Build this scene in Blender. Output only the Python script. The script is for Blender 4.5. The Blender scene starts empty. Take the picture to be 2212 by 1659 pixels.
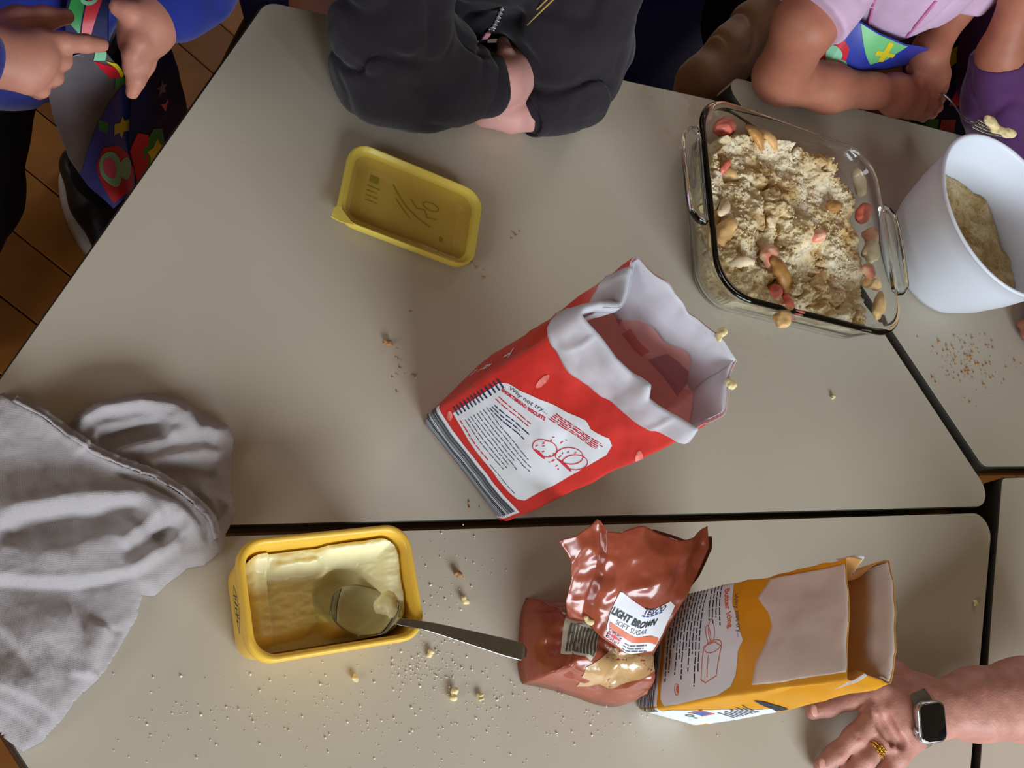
import bpy, bmesh, math, random
import numpy as np
from mathutils import Vector, Matrix

random.seed(7); np.random.seed(7)
SC = bpy.context.scene
COL = SC.collection
T = 0.60                                   # table height above the floor

# ------------------------------------------------------------------ camera
F_PX = 2360.5
CAM_R = np.array([[0.86444579, -0.13182246, 0.48513537],
                  [0.03988486, -0.9439841, -0.32757169],
                  [0.50114138, 0.30251752, -0.81076536]])
CAM_C = np.array([-0.01048456, -0.18772823, 0.85816616 + T])
cam = bpy.data.cameras.new('camera'); cam_o = bpy.data.objects.new('camera', cam); COL.objects.link(cam_o)
cam.sensor_width = 36.0; cam.lens = 36.0 * F_PX / 2212.0; cam.clip_start = 0.02; cam.clip_end = 60
m = Matrix.Identity(4)
for i in range(3):
    m[i][0] = CAM_R[0][i]; m[i][1] = -CAM_R[1][i]; m[i][2] = -CAM_R[2][i]; m[i][3] = CAM_C[i]
cam_o.matrix_world = m
SC.camera = cam_o

# ------------------------------------------------------------------ light and exposure
W = bpy.data.worlds.new('room_light'); SC.world = W; W.use_nodes = True
W.node_tree.nodes['Background'].inputs[0].default_value = (1.0, 0.73, 0.42, 1)
W.node_tree.nodes['Background'].inputs[1].default_value = 0.15

def area_light(name, loc, target, sx, sy, power, color):
    L = bpy.data.lights.new(name, 'AREA'); L.shape = 'RECTANGLE'; L.size = sx; L.size_y = sy
    L.energy = power; L.color = color
    o = bpy.data.objects.new(name, L); COL.objects.link(o); o.location = loc
    o.rotation_euler = (Vector(target) - Vector(loc)).to_track_quat('-Z', 'Y').to_euler()
    return o
area_light('window_daylight', (1.15, -2.40, T + 1.12), (0.62, 0.1, T), 1.9, 0.95, 98, (0.84, 0.93, 1.0))
area_light('left_fill_light', (-2.55, -1.15, T + 1.20), (0.4, 0.0, T), 1.4, 1.0, 33, (0.92, 0.96, 1.0))  # unseen fill light, added to brighten the bag faces turned left
area_light('far_window_daylight', (3.2, 4.22, T + 1.85), (0.6, 0.3, T), 1.8, 1.1, 46, (1.0, 0.98, 0.95))
SC.view_settings.view_transform = 'Standard'
SC.view_settings.look = 'None'
SC.view_settings.gamma = 1.0
SC.view_settings.use_curve_mapping = False
SC.view_settings.exposure = 0.0

# ------------------------------------------------------------------ helpers
def at(px, py, h=0.0):
    """world point at height h above the table top that stands behind a place in the photograph"""
    d = CAM_R.T @ np.array([(px - 1106) / F_PX, (py - 829.5) / F_PX, 1.0])
    t = (T + h - CAM_C[2]) / d[2]
    return CAM_C + t * d

def lin(c):
    c = np.array(c[:3], float) / 255.0
    return tuple(np.where(c <= 0.04045, c / 12.92, ((c + 0.055) / 1.055) ** 2.4))

def mat(name, rgb, rough=0.5, var=0.10, vscale=25, bump=0.0, bscale=150, spec=0.5, metal=0.0, trans=0.0,
        sss=0.0, sheen=0.0, ior=1.45, coat=0.0, rgb2=None, alpha=1.0, vdetail=4, sss_col=None):
    M = bpy.data.materials.new(name); M.use_nodes = True
    nt = M.node_tree; b = nt.nodes['Principled BSDF']; lk = nt.links
    tc = nt.nodes.new('ShaderNodeTexCoord')
    base = np.array(lin(rgb)); other = np.array(lin(rgb2)) if rgb2 else None
    if var > 0 or rgb2:
        n = nt.nodes.new('ShaderNodeTexNoise'); n.inputs['Scale'].default_value = vscale; n.inputs['Detail'].default_value = vdetail
        lk.new(tc.outputs['Object'], n.inputs['Vector'])
        r = nt.nodes.new('ShaderNodeValToRGB')
        c0 = base * (1 - var) if other is None else base; c1 = base * (1 + var) if other is None else other
        r.color_ramp.elements[0].position = 0.35; r.color_ramp.elements[1].position = 0.65
        r.color_ramp.elements[0].color = (*np.clip(c0, 0, 1), 1); r.color_ramp.elements[1].color = (*np.clip(c1, 0, 1), 1)
        lk.new(n.outputs['Fac'], r.inputs['Fac']); lk.new(r.outputs['Color'], b.inputs['Base Color'])
    else:
        b.inputs['Base Color'].default_value = (*base, 1)
    if bump:
        n2 = nt.nodes.new('ShaderNodeTexNoise'); n2.inputs['Scale'].default_value = bscale; n2.inputs['Detail'].default_value = 5
        lk.new(tc.outputs['Object'], n2.inputs['Vector'])
        bp = nt.nodes.new('ShaderNodeBump'); bp.inputs['Strength'].default_value = bump; bp.inputs['Distance'].default_value = 0.002
        lk.new(n2.outputs['Fac'], bp.inputs['Height']); lk.new(bp.outputs['Normal'], b.inputs['Normal'])
    b.inputs['Roughness'].default_value = rough; b.inputs['Metallic'].default_value = metal
    b.inputs['Specular IOR Level'].default_value = spec; b.inputs['IOR'].default_value = ior
    b.inputs['Transmission Weight'].default_value = trans
    b.inputs['Subsurface Weight'].default_value = sss
    if sss: b.inputs['Subsurface Radius'].default_value = sss_col or (0.012, 0.005, 0.003); b.inputs['Subsurface Scale'].default_value = 0.6
    b.inputs['Sheen Weight'].default_value = sheen
    b.inputs['Coat Weight'].default_value = coat; b.inputs['Coat Roughness'].default_value = 0.08
    b.inputs['Alpha'].default_value = alpha
    return M

def obj(name, V, F, m, parent=None, smooth=True, fm=None):
    me = bpy.data.meshes.new(name)
    me.from_pydata([tuple(map(float, v)) for v in V], [], [tuple(map(int, f)) for f in F])
    for k in (m if isinstance(m, (list, tuple)) else [m]): me.materials.append(k)
    if fm is not None: me.polygons.foreach_set('material_index', np.array(fm, dtype=np.int32))
    if smooth: me.polygons.foreach_set('use_smooth', np.ones(len(me.polygons), dtype=bool))
    me.update()
    o = bpy.data.objects.new(name, me); COL.objects.link(o)
    if parent is not None: attach(o, parent)
    return o

def attach(o, parent):
    o.parent = parent
    if parent.parent is None:
        o.matrix_parent_inverse = Matrix.LocRotScale(parent.location, parent.rotation_euler, parent.scale).inverted()

def tag(o, label, cat, group=None, kind=None):
    if label: o['label'] = label
    if cat: o['category'] = cat
    if group: o['group'] = group
    if kind: o['kind'] = kind
    return o

def thing(name, label, cat, loc, group=None):
    o = bpy.data.objects.new(name, None); COL.objects.link(o); o.empty_display_size = 0.05
    o.location = [float(v) for v in loc]
    return tag(o, label, cat, group)

# -- noise
def _hash(ix, iy, iz, s):
    n = (ix * 374761393 + iy * 668265263 + iz * 1274126177 + s * 974634611) & 0x7fffffff
    n = ((n ^ (n >> 13)) * 1274126177) & 0x7fffffff
    return ((n ^ (n >> 16)) & 0xffff) / 32767.5 - 1.0
def vnoise(P, scale, seed=0):
    P = np.asarray(P, float) * scale
    i = np.floor(P).astype(np.int64); f = P - i; f = f * f * (3 - 2 * f)
    r = 0
    for dx in (0, 1):
        for dy in (0, 1):
            for dz in (0, 1):
                w = (f[..., 0] if dx else 1 - f[..., 0]) * (f[..., 1] if dy else 1 - f[..., 1]) * (f[..., 2] if dz else 1 - f[..., 2])
                r = r + w * _hash(i[..., 0] + dx, i[..., 1] + dy, i[..., 2] + dz, seed)
    return r
def fbm(P, scale, octv=3, seed=0):
    r = 0; a = 1.0
    for k in range(octv):
        r = r + a * vnoise(P, scale * 2 ** k, seed + k * 17); a *= 0.5
    return r

# -- signed distance bodies, meshed with surface nets
class SDF:
    def __init__(s, vox=0.003): s.vox = vox; s.p = []; s.nz = []
    def chain(s, pts, rad, k=0.01, flat=None, cut=False):
        pts = [np.array(p, float) for p in pts]
        if not isinstance(rad, (list, tuple)): rad = [rad] * len(pts)
        for a, b, ra, rb in zip(pts[:-1], pts[1:], rad[:-1], rad[1:]): s.p.append(('c', a, b, ra, rb, k, flat, cut))
        return s
    def ball(s, c, r, k=0.01, rot=None, cut=False):
        r = np.array(r if isinstance(r, (list, tuple)) else [r] * 3, float)
        s.p.append(('e', np.array(c, float), r, np.eye(3) if rot is None else np.array(rot), k, cut)); return s
    def noise(s, amp, scale, seed=0, ridge=False): s.nz.append((amp, np.array(scale, float), seed, ridge)); return s
    def plane(s, pt, nrm, L):
        nrm = np.array(nrm, float); s.p.append(('p', np.array(pt, float), nrm / np.linalg.norm(nrm), L, 0.001, True)); return s
    def build(s):
        lo = np.full(3, 1e9); hi = -lo
        for p in s.p:
            if p[-1] is True: continue
            if p[0] == 'c':
                for a, r in ((p[1], p[3]), (p[2], p[4])): lo = np.minimum(lo, a - r); hi = np.maximum(hi, a + r)
            else: R = max(p[2]); lo = np.minimum(lo, p[1] - R); hi = np.maximum(hi, p[1] + R)
        v = s.vox; lo = lo - 4 * v - 0.008; n = np.ceil((hi + 4 * v + 0.008 - lo) / v).astype(int) + 1
        D = np.full(n, 0.05, np.float32)
        ax = [lo[i] + v * np.arange(n[i]) for i in range(3)]
        for p in s.p:
            k = p[5] if p[0] == 'c' else p[4]; mg = k + 3 * v
            if p[0] == 'p': a0 = p[1] - p[3]; b0 = p[1] + p[3]
            elif p[0] == 'c': a0 = np.minimum(p[1] - p[3], p[2] - p[4]); b0 = np.maximum(p[1] + p[3], p[2] + p[4])
            else: R = max(p[2]); a0 = p[1] - R; b0 = p[1] + R
            i0 = np.clip(np.floor((a0 - mg - lo) / v).astype(int), 0, n - 1); i1 = np.clip(np.ceil((b0 + mg - lo) / v).astype(int) + 1, 1, n)
            if np.any(i1 <= i0): continue
            X, Y, Z = np.meshgrid(ax[0][i0[0]:i1[0]], ax[1][i0[1]:i1[1]], ax[2][i0[2]:i1[2]], indexing='ij', sparse=True)
            if p[0] == 'c':
                a, b, ra, rb = p[1:5]; ba = b - a; L2 = max(ba @ ba, 1e-12)
                x, y, z = X - a[0], Y - a[1], Z - a[2]
                t = np.clip((x * ba[0] + y * ba[1] + z * ba[2]) / L2, 0, 1)
                qx, qy, qz = x - t * ba[0], y - t * ba[1], z - t * ba[2]
                if p[6] is not None:
                    nn, sc = p[6]; dn = (qx * nn[0] + qy * nn[1] + qz * nn[2]) * (1 / sc - 1)
                    qx, qy, qz = qx + dn * nn[0], qy + dn * nn[1], qz + dn * nn[2]
                d = np.sqrt(qx * qx + qy * qy + qz * qz) - (ra + (rb - ra) * t)
            elif p[0] == 'p':
                d = -((X - p[1][0]) * p[2][0] + (Y - p[1][1]) * p[2][1] + (Z - p[1][2]) * p[2][2])
            else:
                c, r, Q = p[1:4]
                x, y, z = X - c[0], Y - c[1], Z - c[2]
                u = [(Q[j][0] * x + Q[j][1] * y + Q[j][2] * z) / r[j] for j in range(3)]
                k0 = np.sqrt(u[0] ** 2 + u[1] ** 2 + u[2] ** 2) + 1e-9
                k1 = np.sqrt((u[0] / r[0]) ** 2 + (u[1] / r[1]) ** 2 + (u[2] / r[2]) ** 2) + 1e-9
                d = k0 * (k0 - 1) / k1
            sl = np.s_[i0[0]:i1[0], i0[1]:i1[1], i0[2]:i1[2]]
            o = D[sl]
            if p[-1] is True:
                d = -d; hh = np.maximum(k - np.abs(o - d), 0) / k; D[sl] = np.maximum(o, d) + hh * hh * k * 0.25
            else:
                hh = np.maximum(k - np.abs(o - d), 0) / k; D[sl] = np.minimum(o, d) - hh * hh * k * 0.25
        if s.nz:
            band = np.argwhere(np.abs(D) < 0.03)
            Pw = lo + band * v; add = 0
            for amp, sc, sd, rg in s.nz:
                q = vnoise(Pw * sc, 1.0, sd); add = add + (amp * (np.exp(-(q / .16) ** 2) - .25) if rg else amp * q)
            D[band[:, 0], band[:, 1], band[:, 2]] += add.astype(np.float32)
        return nets(D, lo, v)

def nets(D, lo, v):
    S = D < 0
    n = np.array(D.shape)
    cnt = np.zeros(n - 1, np.int8)
    for dx in (0, 1):
        for dy in (0, 1):
            for dz in (0, 1): cnt += S[dx:n[0] - 1 + dx, dy:n[1] - 1 + dy, dz:n[2] - 1 + dz]
    cells = np.argwhere((cnt > 0) & (cnt < 8))
    idx = np.full(n - 1, -1, np.int64); idx[cells[:, 0], cells[:, 1], cells[:, 2]] = np.arange(len(cells))
    acc = np.zeros((len(cells), 3)); num = np.zeros(len(cells))
    cor = [(i, j, k) for i in (0, 1) for j in (0, 1) for k in (0, 1)]
    for a in cor:
        for b in cor:
            if sum(abs(a[i] - b[i]) for i in range(3)) == 1 and a < b:
                da = D[cells[:, 0] + a[0], cells[:, 1] + a[1], cells[:, 2] + a[2]]; db = D[cells[:, 0] + b[0], cells[:, 1] + b[1], cells[:, 2] + b[2]]
                msk = (da < 0) != (db < 0); t = np.where(msk, da / np.where(msk, da - db, 1), 0)[:, None]
                p = np.array(a) + t * (np.array(b) - np.array(a))
                acc += p * msk[:, None]; num += msk
    V = lo + v * (cells + acc / num[:, None])
    Fs = []
    for axn in range(3):
        u, w = [(1, 2), (2, 0), (0, 1)][axn]
        sl0 = [slice(None)] * 3; sl1 = [slice(None)] * 3; sl0[axn] = slice(0, n[axn] - 1); sl1[axn] = slice(1, n[axn])
        A = S[tuple(sl0)]; B = S[tuple(sl1)]
        e = np.argwhere(A != B)
        e = e[(e[:, u] > 0) & (e[:, w] > 0) & (e[:, u] < n[u] - 1) & (e[:, w] < n[w] - 1)]
        q = []
        for du, dw in ((-1, -1), (0, -1), (0, 0), (-1, 0)):
            c = e.copy(); c[:, u] += du; c[:, w] += dw; q.append(idx[c[:, 0], c[:, 1], c[:, 2]])
        q = np.stack(q, 1); ins = A[e[:, 0], e[:, 1], e[:, 2]]
        q[~ins] = q[~ins][:, ::-1]
        Fs.append(q)
    return V, np.concatenate(Fs)

def sdf_obj(name, s, m, parent=None):
    V, F = s.build(); return obj(name, V, F, m, parent)

# -- lofts, prisms, sheets
def loft(rings, closed=True, cap0=False, cap1=False):
    n = len(rings[0]); V = [p for r in rings for p in r]; F = []
    for i in range(len(rings) - 1):
        for j in range(n if closed else n - 1):
            a = i * n + j; b = i * n + (j + 1) % n; F.append((a, b, b + n, a + n))
    if cap0: F.append(tuple(range(n - 1, -1, -1)))
    if cap1: F.append(tuple((len(rings) - 1) * n + j for j in range(n)))
    return V, F

def roundpoly(pts, r, seg=8):
    out = []; n = len(pts); pts = [np.array(p, float)[:2] for p in pts]
    rr = r if isinstance(r, (list, tuple)) else [r] * n
    for i in range(n):
        p = pts[i]; a = pts[i - 1] - p; b = pts[(i + 1) % n] - p
        a /= np.linalg.norm(a); b /= np.linalg.norm(b)
        th = math.acos(np.clip(a @ b, -1, 1)); d = rr[i] / math.tan(th / 2)
        c = p + (a + b) / np.linalg.norm(a + b) * rr[i] / math.sin(th / 2)
        p0 = p + a * d; p1 = p + b * d
        a0 = math.atan2(*(p0 - c)[::-1]); a1 = math.atan2(*(p1 - c)[::-1]); dd = (a1 - a0 + math.pi) % (2 * math.pi) - math.pi
        for k in range(seg + 1): g = a0 + dd * k / seg; out.append(c + rr[i] * np.array([math.cos(g), math.sin(g)]))
    return out

def rrect(hx, hy, r, seg=6): return roundpoly([(-hx, -hy), (hx, -hy), (hx, hy), (-hx, hy)], r, seg)

def ring3(p2, z): return [(p[0], p[1], z) for p in p2]

def tube(pts, r, n=8, caps=True):
    pts = [np.array(p, float) for p in pts]; rings = []
    rr = r if isinstance(r, (list, tuple)) else [r] * len(pts)
    up = np.array([0, 0, 1.0])
    for i, p in enumerate(pts):
        t = pts[min(i + 1, len(pts) - 1)] - pts[max(i - 1, 0)]; t /= np.linalg.norm(t) + 1e-12
        s_ = np.cross(t, up)
        if np.linalg.norm(s_) < 1e-3: s_ = np.cross(t, np.array([1.0, 0, 0]))
        s_ /= np.linalg.norm(s_); u_ = np.cross(s_, t)
        rings.append([p + rr[i] * (math.cos(a) * s_ + math.sin(a) * u_) for a in np.linspace(0, 2 * math.pi, n, endpoint=False)])
    return loft(rings, True, caps, caps)

def smooth_path(pts, n=8):
    pts = [np.array(p, float) for p in pts]; out = []
    for i in range(len(pts) - 1):
        p0 = pts[max(i - 1, 0)]; p1 = pts[i]; p2 = pts[i + 1]; p3 = pts[min(i + 2, len(pts) - 1)]
        for k in range(n):
            t = k / n
            out.append(0.5 * (2 * p1 + (p2 - p0) * t + (2 * p0 - 5 * p1 + 4 * p2 - p3) * t * t + (3 * p1 - p0 - 3 * p2 + p3) * t ** 3))
    out.append(pts[-1]); return out

def box(c, s, rz=0.0, bev=0.0):
    """bevelled box: list of rings"""
    hx, hy, hz = s[0] / 2, s[1] / 2, s[2] / 2; cs, sn = math.cos(rz), math.sin(rz)
    bev = min(bev, hz * 0.9, hx * 0.9, hy * 0.9)
    def rg(ix, z):
        p = rrect(hx - ix, hy - ix, max(bev - ix, 1e-4), 3) if bev > 0 else [np.array(q) for q in ((-hx, -hy), (hx, -hy), (hx, hy), (-hx, hy))]
        return [(c[0] + q[0] * cs - q[1] * sn, c[1] + q[0] * sn + q[1] * cs, c[2] + z) for q in p]
    if bev > 0: return loft([rg(bev * 0.9, -hz), rg(bev * .3, -hz + bev * .3), rg(0, -hz + bev), rg(0, hz - bev), rg(bev * .3, hz - bev * .3), rg(bev * 0.9, hz)], True, True, True)
    return loft([rg(0, -hz), rg(0, hz)], True, True, True)

class Sheet:
    """a grid of points P[row, col]; x runs along columns 0..W, y along rows 0..H (metres)"""
    def __init__(s, P, W, H, wrap=False):
        s.P = np.asarray(P, float); s.W = W; s.H = H; s.wrap = wrap
        Pe = np.concatenate([s.P[:, -1:], s.P, s.P[:, :1]], 1) if wrap else s.P
        du = np.gradient(Pe, axis=1); dv = np.gradient(Pe, axis=0)
        N = np.cross(du, dv); N /= np.linalg.norm(N, axis=2, keepdims=True) + 1e-12
        s.N = N[:, 1:-1] if wrap else N
    def ev(s, x, y, off=0.0):
        nv, nu = s.P.shape[:2]
        cu = nu if s.wrap else nu - 1
        u = np.asarray(x, float) / s.W * cu; v = np.clip(np.asarray(y, float) / s.H * (nv - 1), 0, nv - 1.0001)
        if not s.wrap: u = np.clip(u, 0, nu - 1.0001)
        i = np.floor(u).astype(int); j = np.floor(v).astype(int); a = (u - i)[:, None]; b = (v - j)[:, None]
        i0 = i % nu; i1 = (i + 1) % nu
        def g(A): return (A[j, i0] * (1 - a) + A[j, i1] * a) * (1 - b) + (A[j + 1, i0] * (1 - a) + A[j + 1, i1] * a) * b
        return g(s.P) + off * g(s.N)
    def mesh(s, thick=0.0005):
        nv, nu = s.P.shape[:2]; V = list(s.P.reshape(-1, 3)); F = []; fm = []
        cu = nu if s.wrap else nu - 1
        for j in range(nv - 1):
            for i in range(cu): a = j * nu + i; b = j * nu + (i + 1) % nu; F.append((a, b, b + nu, a + nu)); fm.append(0)
        off = len(V); V += list((s.P - thick * s.N).reshape(-1, 3))
        for j in range(nv - 1):
            for i in range(cu): a = off + j * nu + i; b = off + j * nu + (i + 1) % nu; F.append((a, a + nu, b + nu, b)); fm.append(1)
        for j in (0, nv - 1):
            for i in range(cu):
                a = j * nu + i; b = j * nu + (i + 1) % nu
                F.append((b, a, a + off, b + off) if j == 0 else (a, b, b + off, a + off)); fm.append(1)
        if not s.wrap:
            for i in (0, nu - 1):
                for j in range(nv - 1):
                    a = j * nu + i; b = a + nu
                    F.append((a, b, b + off, a + off) if i == 0 else (b, a, a + off, b + off)); fm.append(1)
        return V, F, fm

def decal(name, sheet, polys, m, parent, off=0.0004, cell=0.006, label=None):
    """flat print: polygons in sheet coordinates, laid on the sheet"""
    if name.split('_')[-1] in ('print', 'patch', 'mark', 'blob', 'edge', 'spot') and 1 < len(polys) <= 4 and 'fine' not in name:
        return [decal(name, sheet, [p], m, parent, off, cell, label) for p in polys][0]
    bm = bmesh.new()
    for p in polys:
        vs = [bm.verts.new((q[0], q[1], 0)) for q in p]
        try: bm.faces.new(vs)
        except Exception: pass
    return _decal_bm(name, sheet, bm, m, parent, off, cell, label)

def _decal_bm(name, sheet, bm, m, parent, off, cell, label):
    if not bm.verts: bm.free(); return None
    bmesh.ops.triangulate(bm, faces=bm.faces[:])
    xs = [v.co.x for v in bm.verts]; ys = [v.co.y for v in bm.verts]
    for a0, a1, ax in ((min(xs), max(xs), 0), (min(ys), max(ys), 1)):
        g = math.ceil(a0 / cell) * cell
        while g < a1:
            co = [0, 0, 0]; co[ax] = g; no = [0, 0, 0]; no[ax] = 1
            bmesh.ops.bisect_plane(bm, geom=bm.verts[:] + bm.edges[:] + bm.faces[:], plane_co=co, plane_no=no, dist=1e-7); g += cell
    bm.verts.ensure_lookup_table(); bm.verts.index_update()
    xy = np.array([(v.co.x, v.co.y) for v in bm.verts]); P = sheet.ev(xy[:, 0], xy[:, 1], off)
    Fc = [tuple(v.index for v in f.verts) for f in bm.faces]
    sgn = [f.normal.z for f in bm.faces]; bm.free()
    Fc = [f if s_ >= 0 else f[::-1] for f, s_ in zip(Fc, sgn)]
    o = obj(name, P, Fc, m, parent)
    if label: o['label'] = label
    return o

def text_polys(txt, size, x, y, rot=0.0, shear=0.0, mirror=False, sx=1.0, bold=0.0, align='LEFT'):
    cu = bpy.data.curves.new('lettering', 'FONT'); cu.body = txt; cu.size = size; cu.shear = shear; cu.offset = bold; cu.align_x = align
    cu.resolution_u = 2
    o = bpy.data.objects.new('lettering', cu); COL.objects.link(o)
    me = bpy.data.meshes.new_from_object(o.evaluated_get(bpy.context.evaluated_depsgraph_get()))
    cs, sn = math.cos(rot), math.sin(rot)
    vs = []
    for v in me.vertices:
        a = v.co.x * sx * (-1 if mirror else 1); b = v.co.y; vs.append((x + a * cs - b * sn, y + a * sn + b * cs))
    out = [[vs[i] for i in p.vertices] for p in me.polygons]
    bpy.data.objects.remove(o); bpy.data.curves.remove(cu); bpy.data.meshes.remove(me)
    return out

def rect(x0, y0, x1, y1): return [(x0, y0), (x1, y0), (x1, y1), (x0, y1)]
def disc(cx, cy, rx, ry=None, n=18, rot=0.0, a0=0, a1=2 * math.pi):
    ry = ry or rx
    return [(cx + rx * math.cos(a) * math.cos(rot) - ry * math.sin(a) * math.sin(rot), cy + rx * math.cos(a) * math.sin(rot) + ry * math.sin(a) * math.cos(rot)) for a in np.linspace(a0, a1, n, endpoint=False)]
def ringp(cx, cy, rx, ry, w, n=24, rot=0.0):
    A = disc(cx, cy, rx, ry, n, rot); B = disc(cx, cy, rx - w, ry - w, n, rot)
    return [[A[i], A[(i + 1) % n], B[(i + 1) % n], B[i]] for i in range(n)]
def star(cx, cy, r, rot=0.0, n=5, q=0.45):
    return [(cx + (r if k % 2 == 0 else r * q) * math.cos(rot + math.pi * k / n), cy + (r if k % 2 == 0 else r * q) * math.sin(rot + math.pi * k / n)) for k in range(2 * n)]
def stroke(pts, w):
    out = []
    for a, b in zip(pts[:-1], pts[1:]):
        a = np.array(a, float); b = np.array(b, float); d = b - a; d /= np.linalg.norm(d) + 1e-9; nn = np.array([-d[1], d[0]]) * w / 2
        out.append([a - nn, b - nn, b + nn, a + nn])
    return out
def textlines(x0, x1, y0, y1, n, w, rs, ragged=0.3):
    """fine print too small to read: broken word strips"""
    out = []
    for k in range(n):
        y = y0 + (y1 - y0) * k / max(n - 1, 1); x = x0; end = x1 - rs.random() * ragged * (x1 - x0)
        while x < end:
            l = 0.003 + rs.random() * 0.006; out.append(rect(x, y - w / 2, min(x + l, end), y + w / 2)); x += l + 0.0012
    return out

# ------------------------------------------------------------------ materials shared
M_lam = mat('cream_laminate', (190, 181, 164), 0.33, 0.025, 6, 0.02, 300, spec=0.45)
_nt = M_lam.node_tree; _n = _nt.nodes.new('ShaderNodeTexNoise'); _n.inputs['Scale'].default_value = 9; _n.inputs['Detail'].default_value = 4
_tc = _nt.nodes.new('ShaderNodeTexCoord'); _nt.links.new(_tc.outputs['Object'], _n.inputs['Vector'])
_mr = _nt.nodes.new('ShaderNodeMapRange'); _mr.inputs['From Min'].default_value = .3; _mr.inputs['From Max'].default_value = .7; _mr.inputs['To Min'].default_value = .24; _mr.inputs['To Max'].default_value = .44
_nt.links.new(_n.outputs['Fac'], _mr.inputs['Value']); _nt.links.new(_mr.outputs['Result'], _nt.nodes['Principled BSDF'].inputs['Roughness'])
M_edge = mat('dark_edge_band', (46, 42, 34), 0.5, 0.15, 40)
M_under = mat('chipboard_underside', (120, 95, 66), 0.8, 0.2, 80)
M_steel_dark = mat('dark_steel_tube', (40, 38, 36), 0.4, 0.1, 20, metal=0.4)
M_navy = mat('navy_polypropylene', (16, 16, 96), 0.5, 0.12, 12, 0.08, 300, spec=.25)
M_skin = mat('child_skin', (180, 122, 104), 0.5, 0.07, 40, 0.05, 260, spec=0.35, sss=0.12)
M_skin2 = mat('rosy_skin', (216, 162, 154), 0.5, 0.07, 40, 0.05, 260, spec=0.35, sss=0.12)
M_skin3 = mat('tanned_skin', (172, 110, 88), 0.5, 0.07, 40, 0.05, 260, spec=0.35, sss=0.12)
M_skin_adult = mat('adult_skin', (184, 130, 116), 0.48, 0.10, 60, 0.25, 420, spec=0.35, sss=0.10)
M_nail = mat('finger_nail', (228, 170, 160), 0.3, 0.04, 60)

# ------------------------------------------------------------------ floor of planks
floor_dir = math.radians(-39.8)
M_oak = [mat('oak_board_%d' % i, c, 0.42, 0.22, 9, 0.05, 90, rgb2=c2) for i, (c, c2) in enumerate(
    [((146, 92, 38), (124, 74, 28)), ((134, 83, 33), (114, 67, 25)), ((154, 100, 44), (132, 81, 33))])]
M_gap = mat('floor_underlay', (38, 24, 14), 0.9, 0.1, 10)
fl = obj('floor', *box((1.85, 0.55, -0.012), (9.3, 7.6, 0.016)), M_oak[1], smooth=False)
tag(fl, None, None, kind='structure')
pw = 0.0836; ox, oy = 0.1817, 0.6127
cs, sn = math.cos(floor_dir), math.sin(floor_dir)
plank_meshes = []
for k in range(3):
    V, F = box((0, 0, 0), (1.2 - 0.003, pw - 0.0025, 0.012), 0, 0.0012)
    q = obj('plank', V, F, M_oak[k], smooth=False); plank_meshes.append(q.data); bpy.data.objects.remove(q)
rs = random.Random(3)
for r in range(-19, 20):
    sh = rs.uniform(-0.6, 0.6)
    for c in range(-1, 2):
        lx = c * 1.2 + sh; ly = (r + 0.5) * pw
        x = ox + lx * cs - ly * sn; y = oy + lx * sn + ly * cs
        if -0.9 < x < 2.5 and -0.7 < y < 2.3:
            o = bpy.data.objects.new('plank', plank_meshes[rs.randrange(3)]); COL.objects.link(o)
            o.location = (x, y, 0.002); o.rotation_euler = (0, 0, floor_dir); o.parent = fl

# ------------------------------------------------------------------ room walls (behind and beside the camera's view)
M_wall = mat('cream_painted_wall', (170, 150, 118), 0.8, 0.03, 3)
M_frame = mat('white_window_frame', (220, 220, 216), 0.5, 0.03, 10)
def wall_pieces(name, boxes):
    V, F = [], []
    for c, s_ in boxes:
        v, f = box(c, s_); F += [tuple(j + len(V) for j in g) for g in f]; V += v
    return tag(obj(name, V, F, M_wall, smooth=False), None, None, kind='structure')
wall_pieces('wall_near', [((-1.45, -2.55, 1.4), (2.7, .1, 2.8)), ((4.35, -2.55, 1.4), (4.3, .1, 2.8)), ((1.05, -2.55, .6), (2.3, .1, 1.2)), ((1.05, -2.55, 2.68), (2.3, .1, .24))])
wall_pieces('wall_far', [((-.40, 4.35, 1.4), (5.2, .1, 2.8)), ((5.2, 4.35, 1.4), (2.4, .1, 2.8)), ((3.1, 4.35, .92), (1.8, .1, 1.84))])
wall_pieces('wall_right', [((6.45, .9, 1.4), (.1, 6.8, 2.8))])
wall_pieces('wall_left', [((-2.75, 2.0, 1.4), (.1, 4.6, 2.8)), ((-2.75, -2.2, 1.4), (.1, .6, 2.8)), ((-2.75, -1.1, .65), (.1, 1.6, 1.3)), ((-2.75, -1.1, 2.65), (.1, 1.6, .3))])
wf = obj('window_1', *box((1.05, -2.55, 1.22), (2.3, .14, .04), 0, .004), M_frame); tag(wf, None, None, kind='structure')
for x in (-.07, 1.05, 2.17): obj('window_frame', *box((x, -2.55, 1.9), (.05, .08, 1.32), 0, .004), M_frame, wf)

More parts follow.
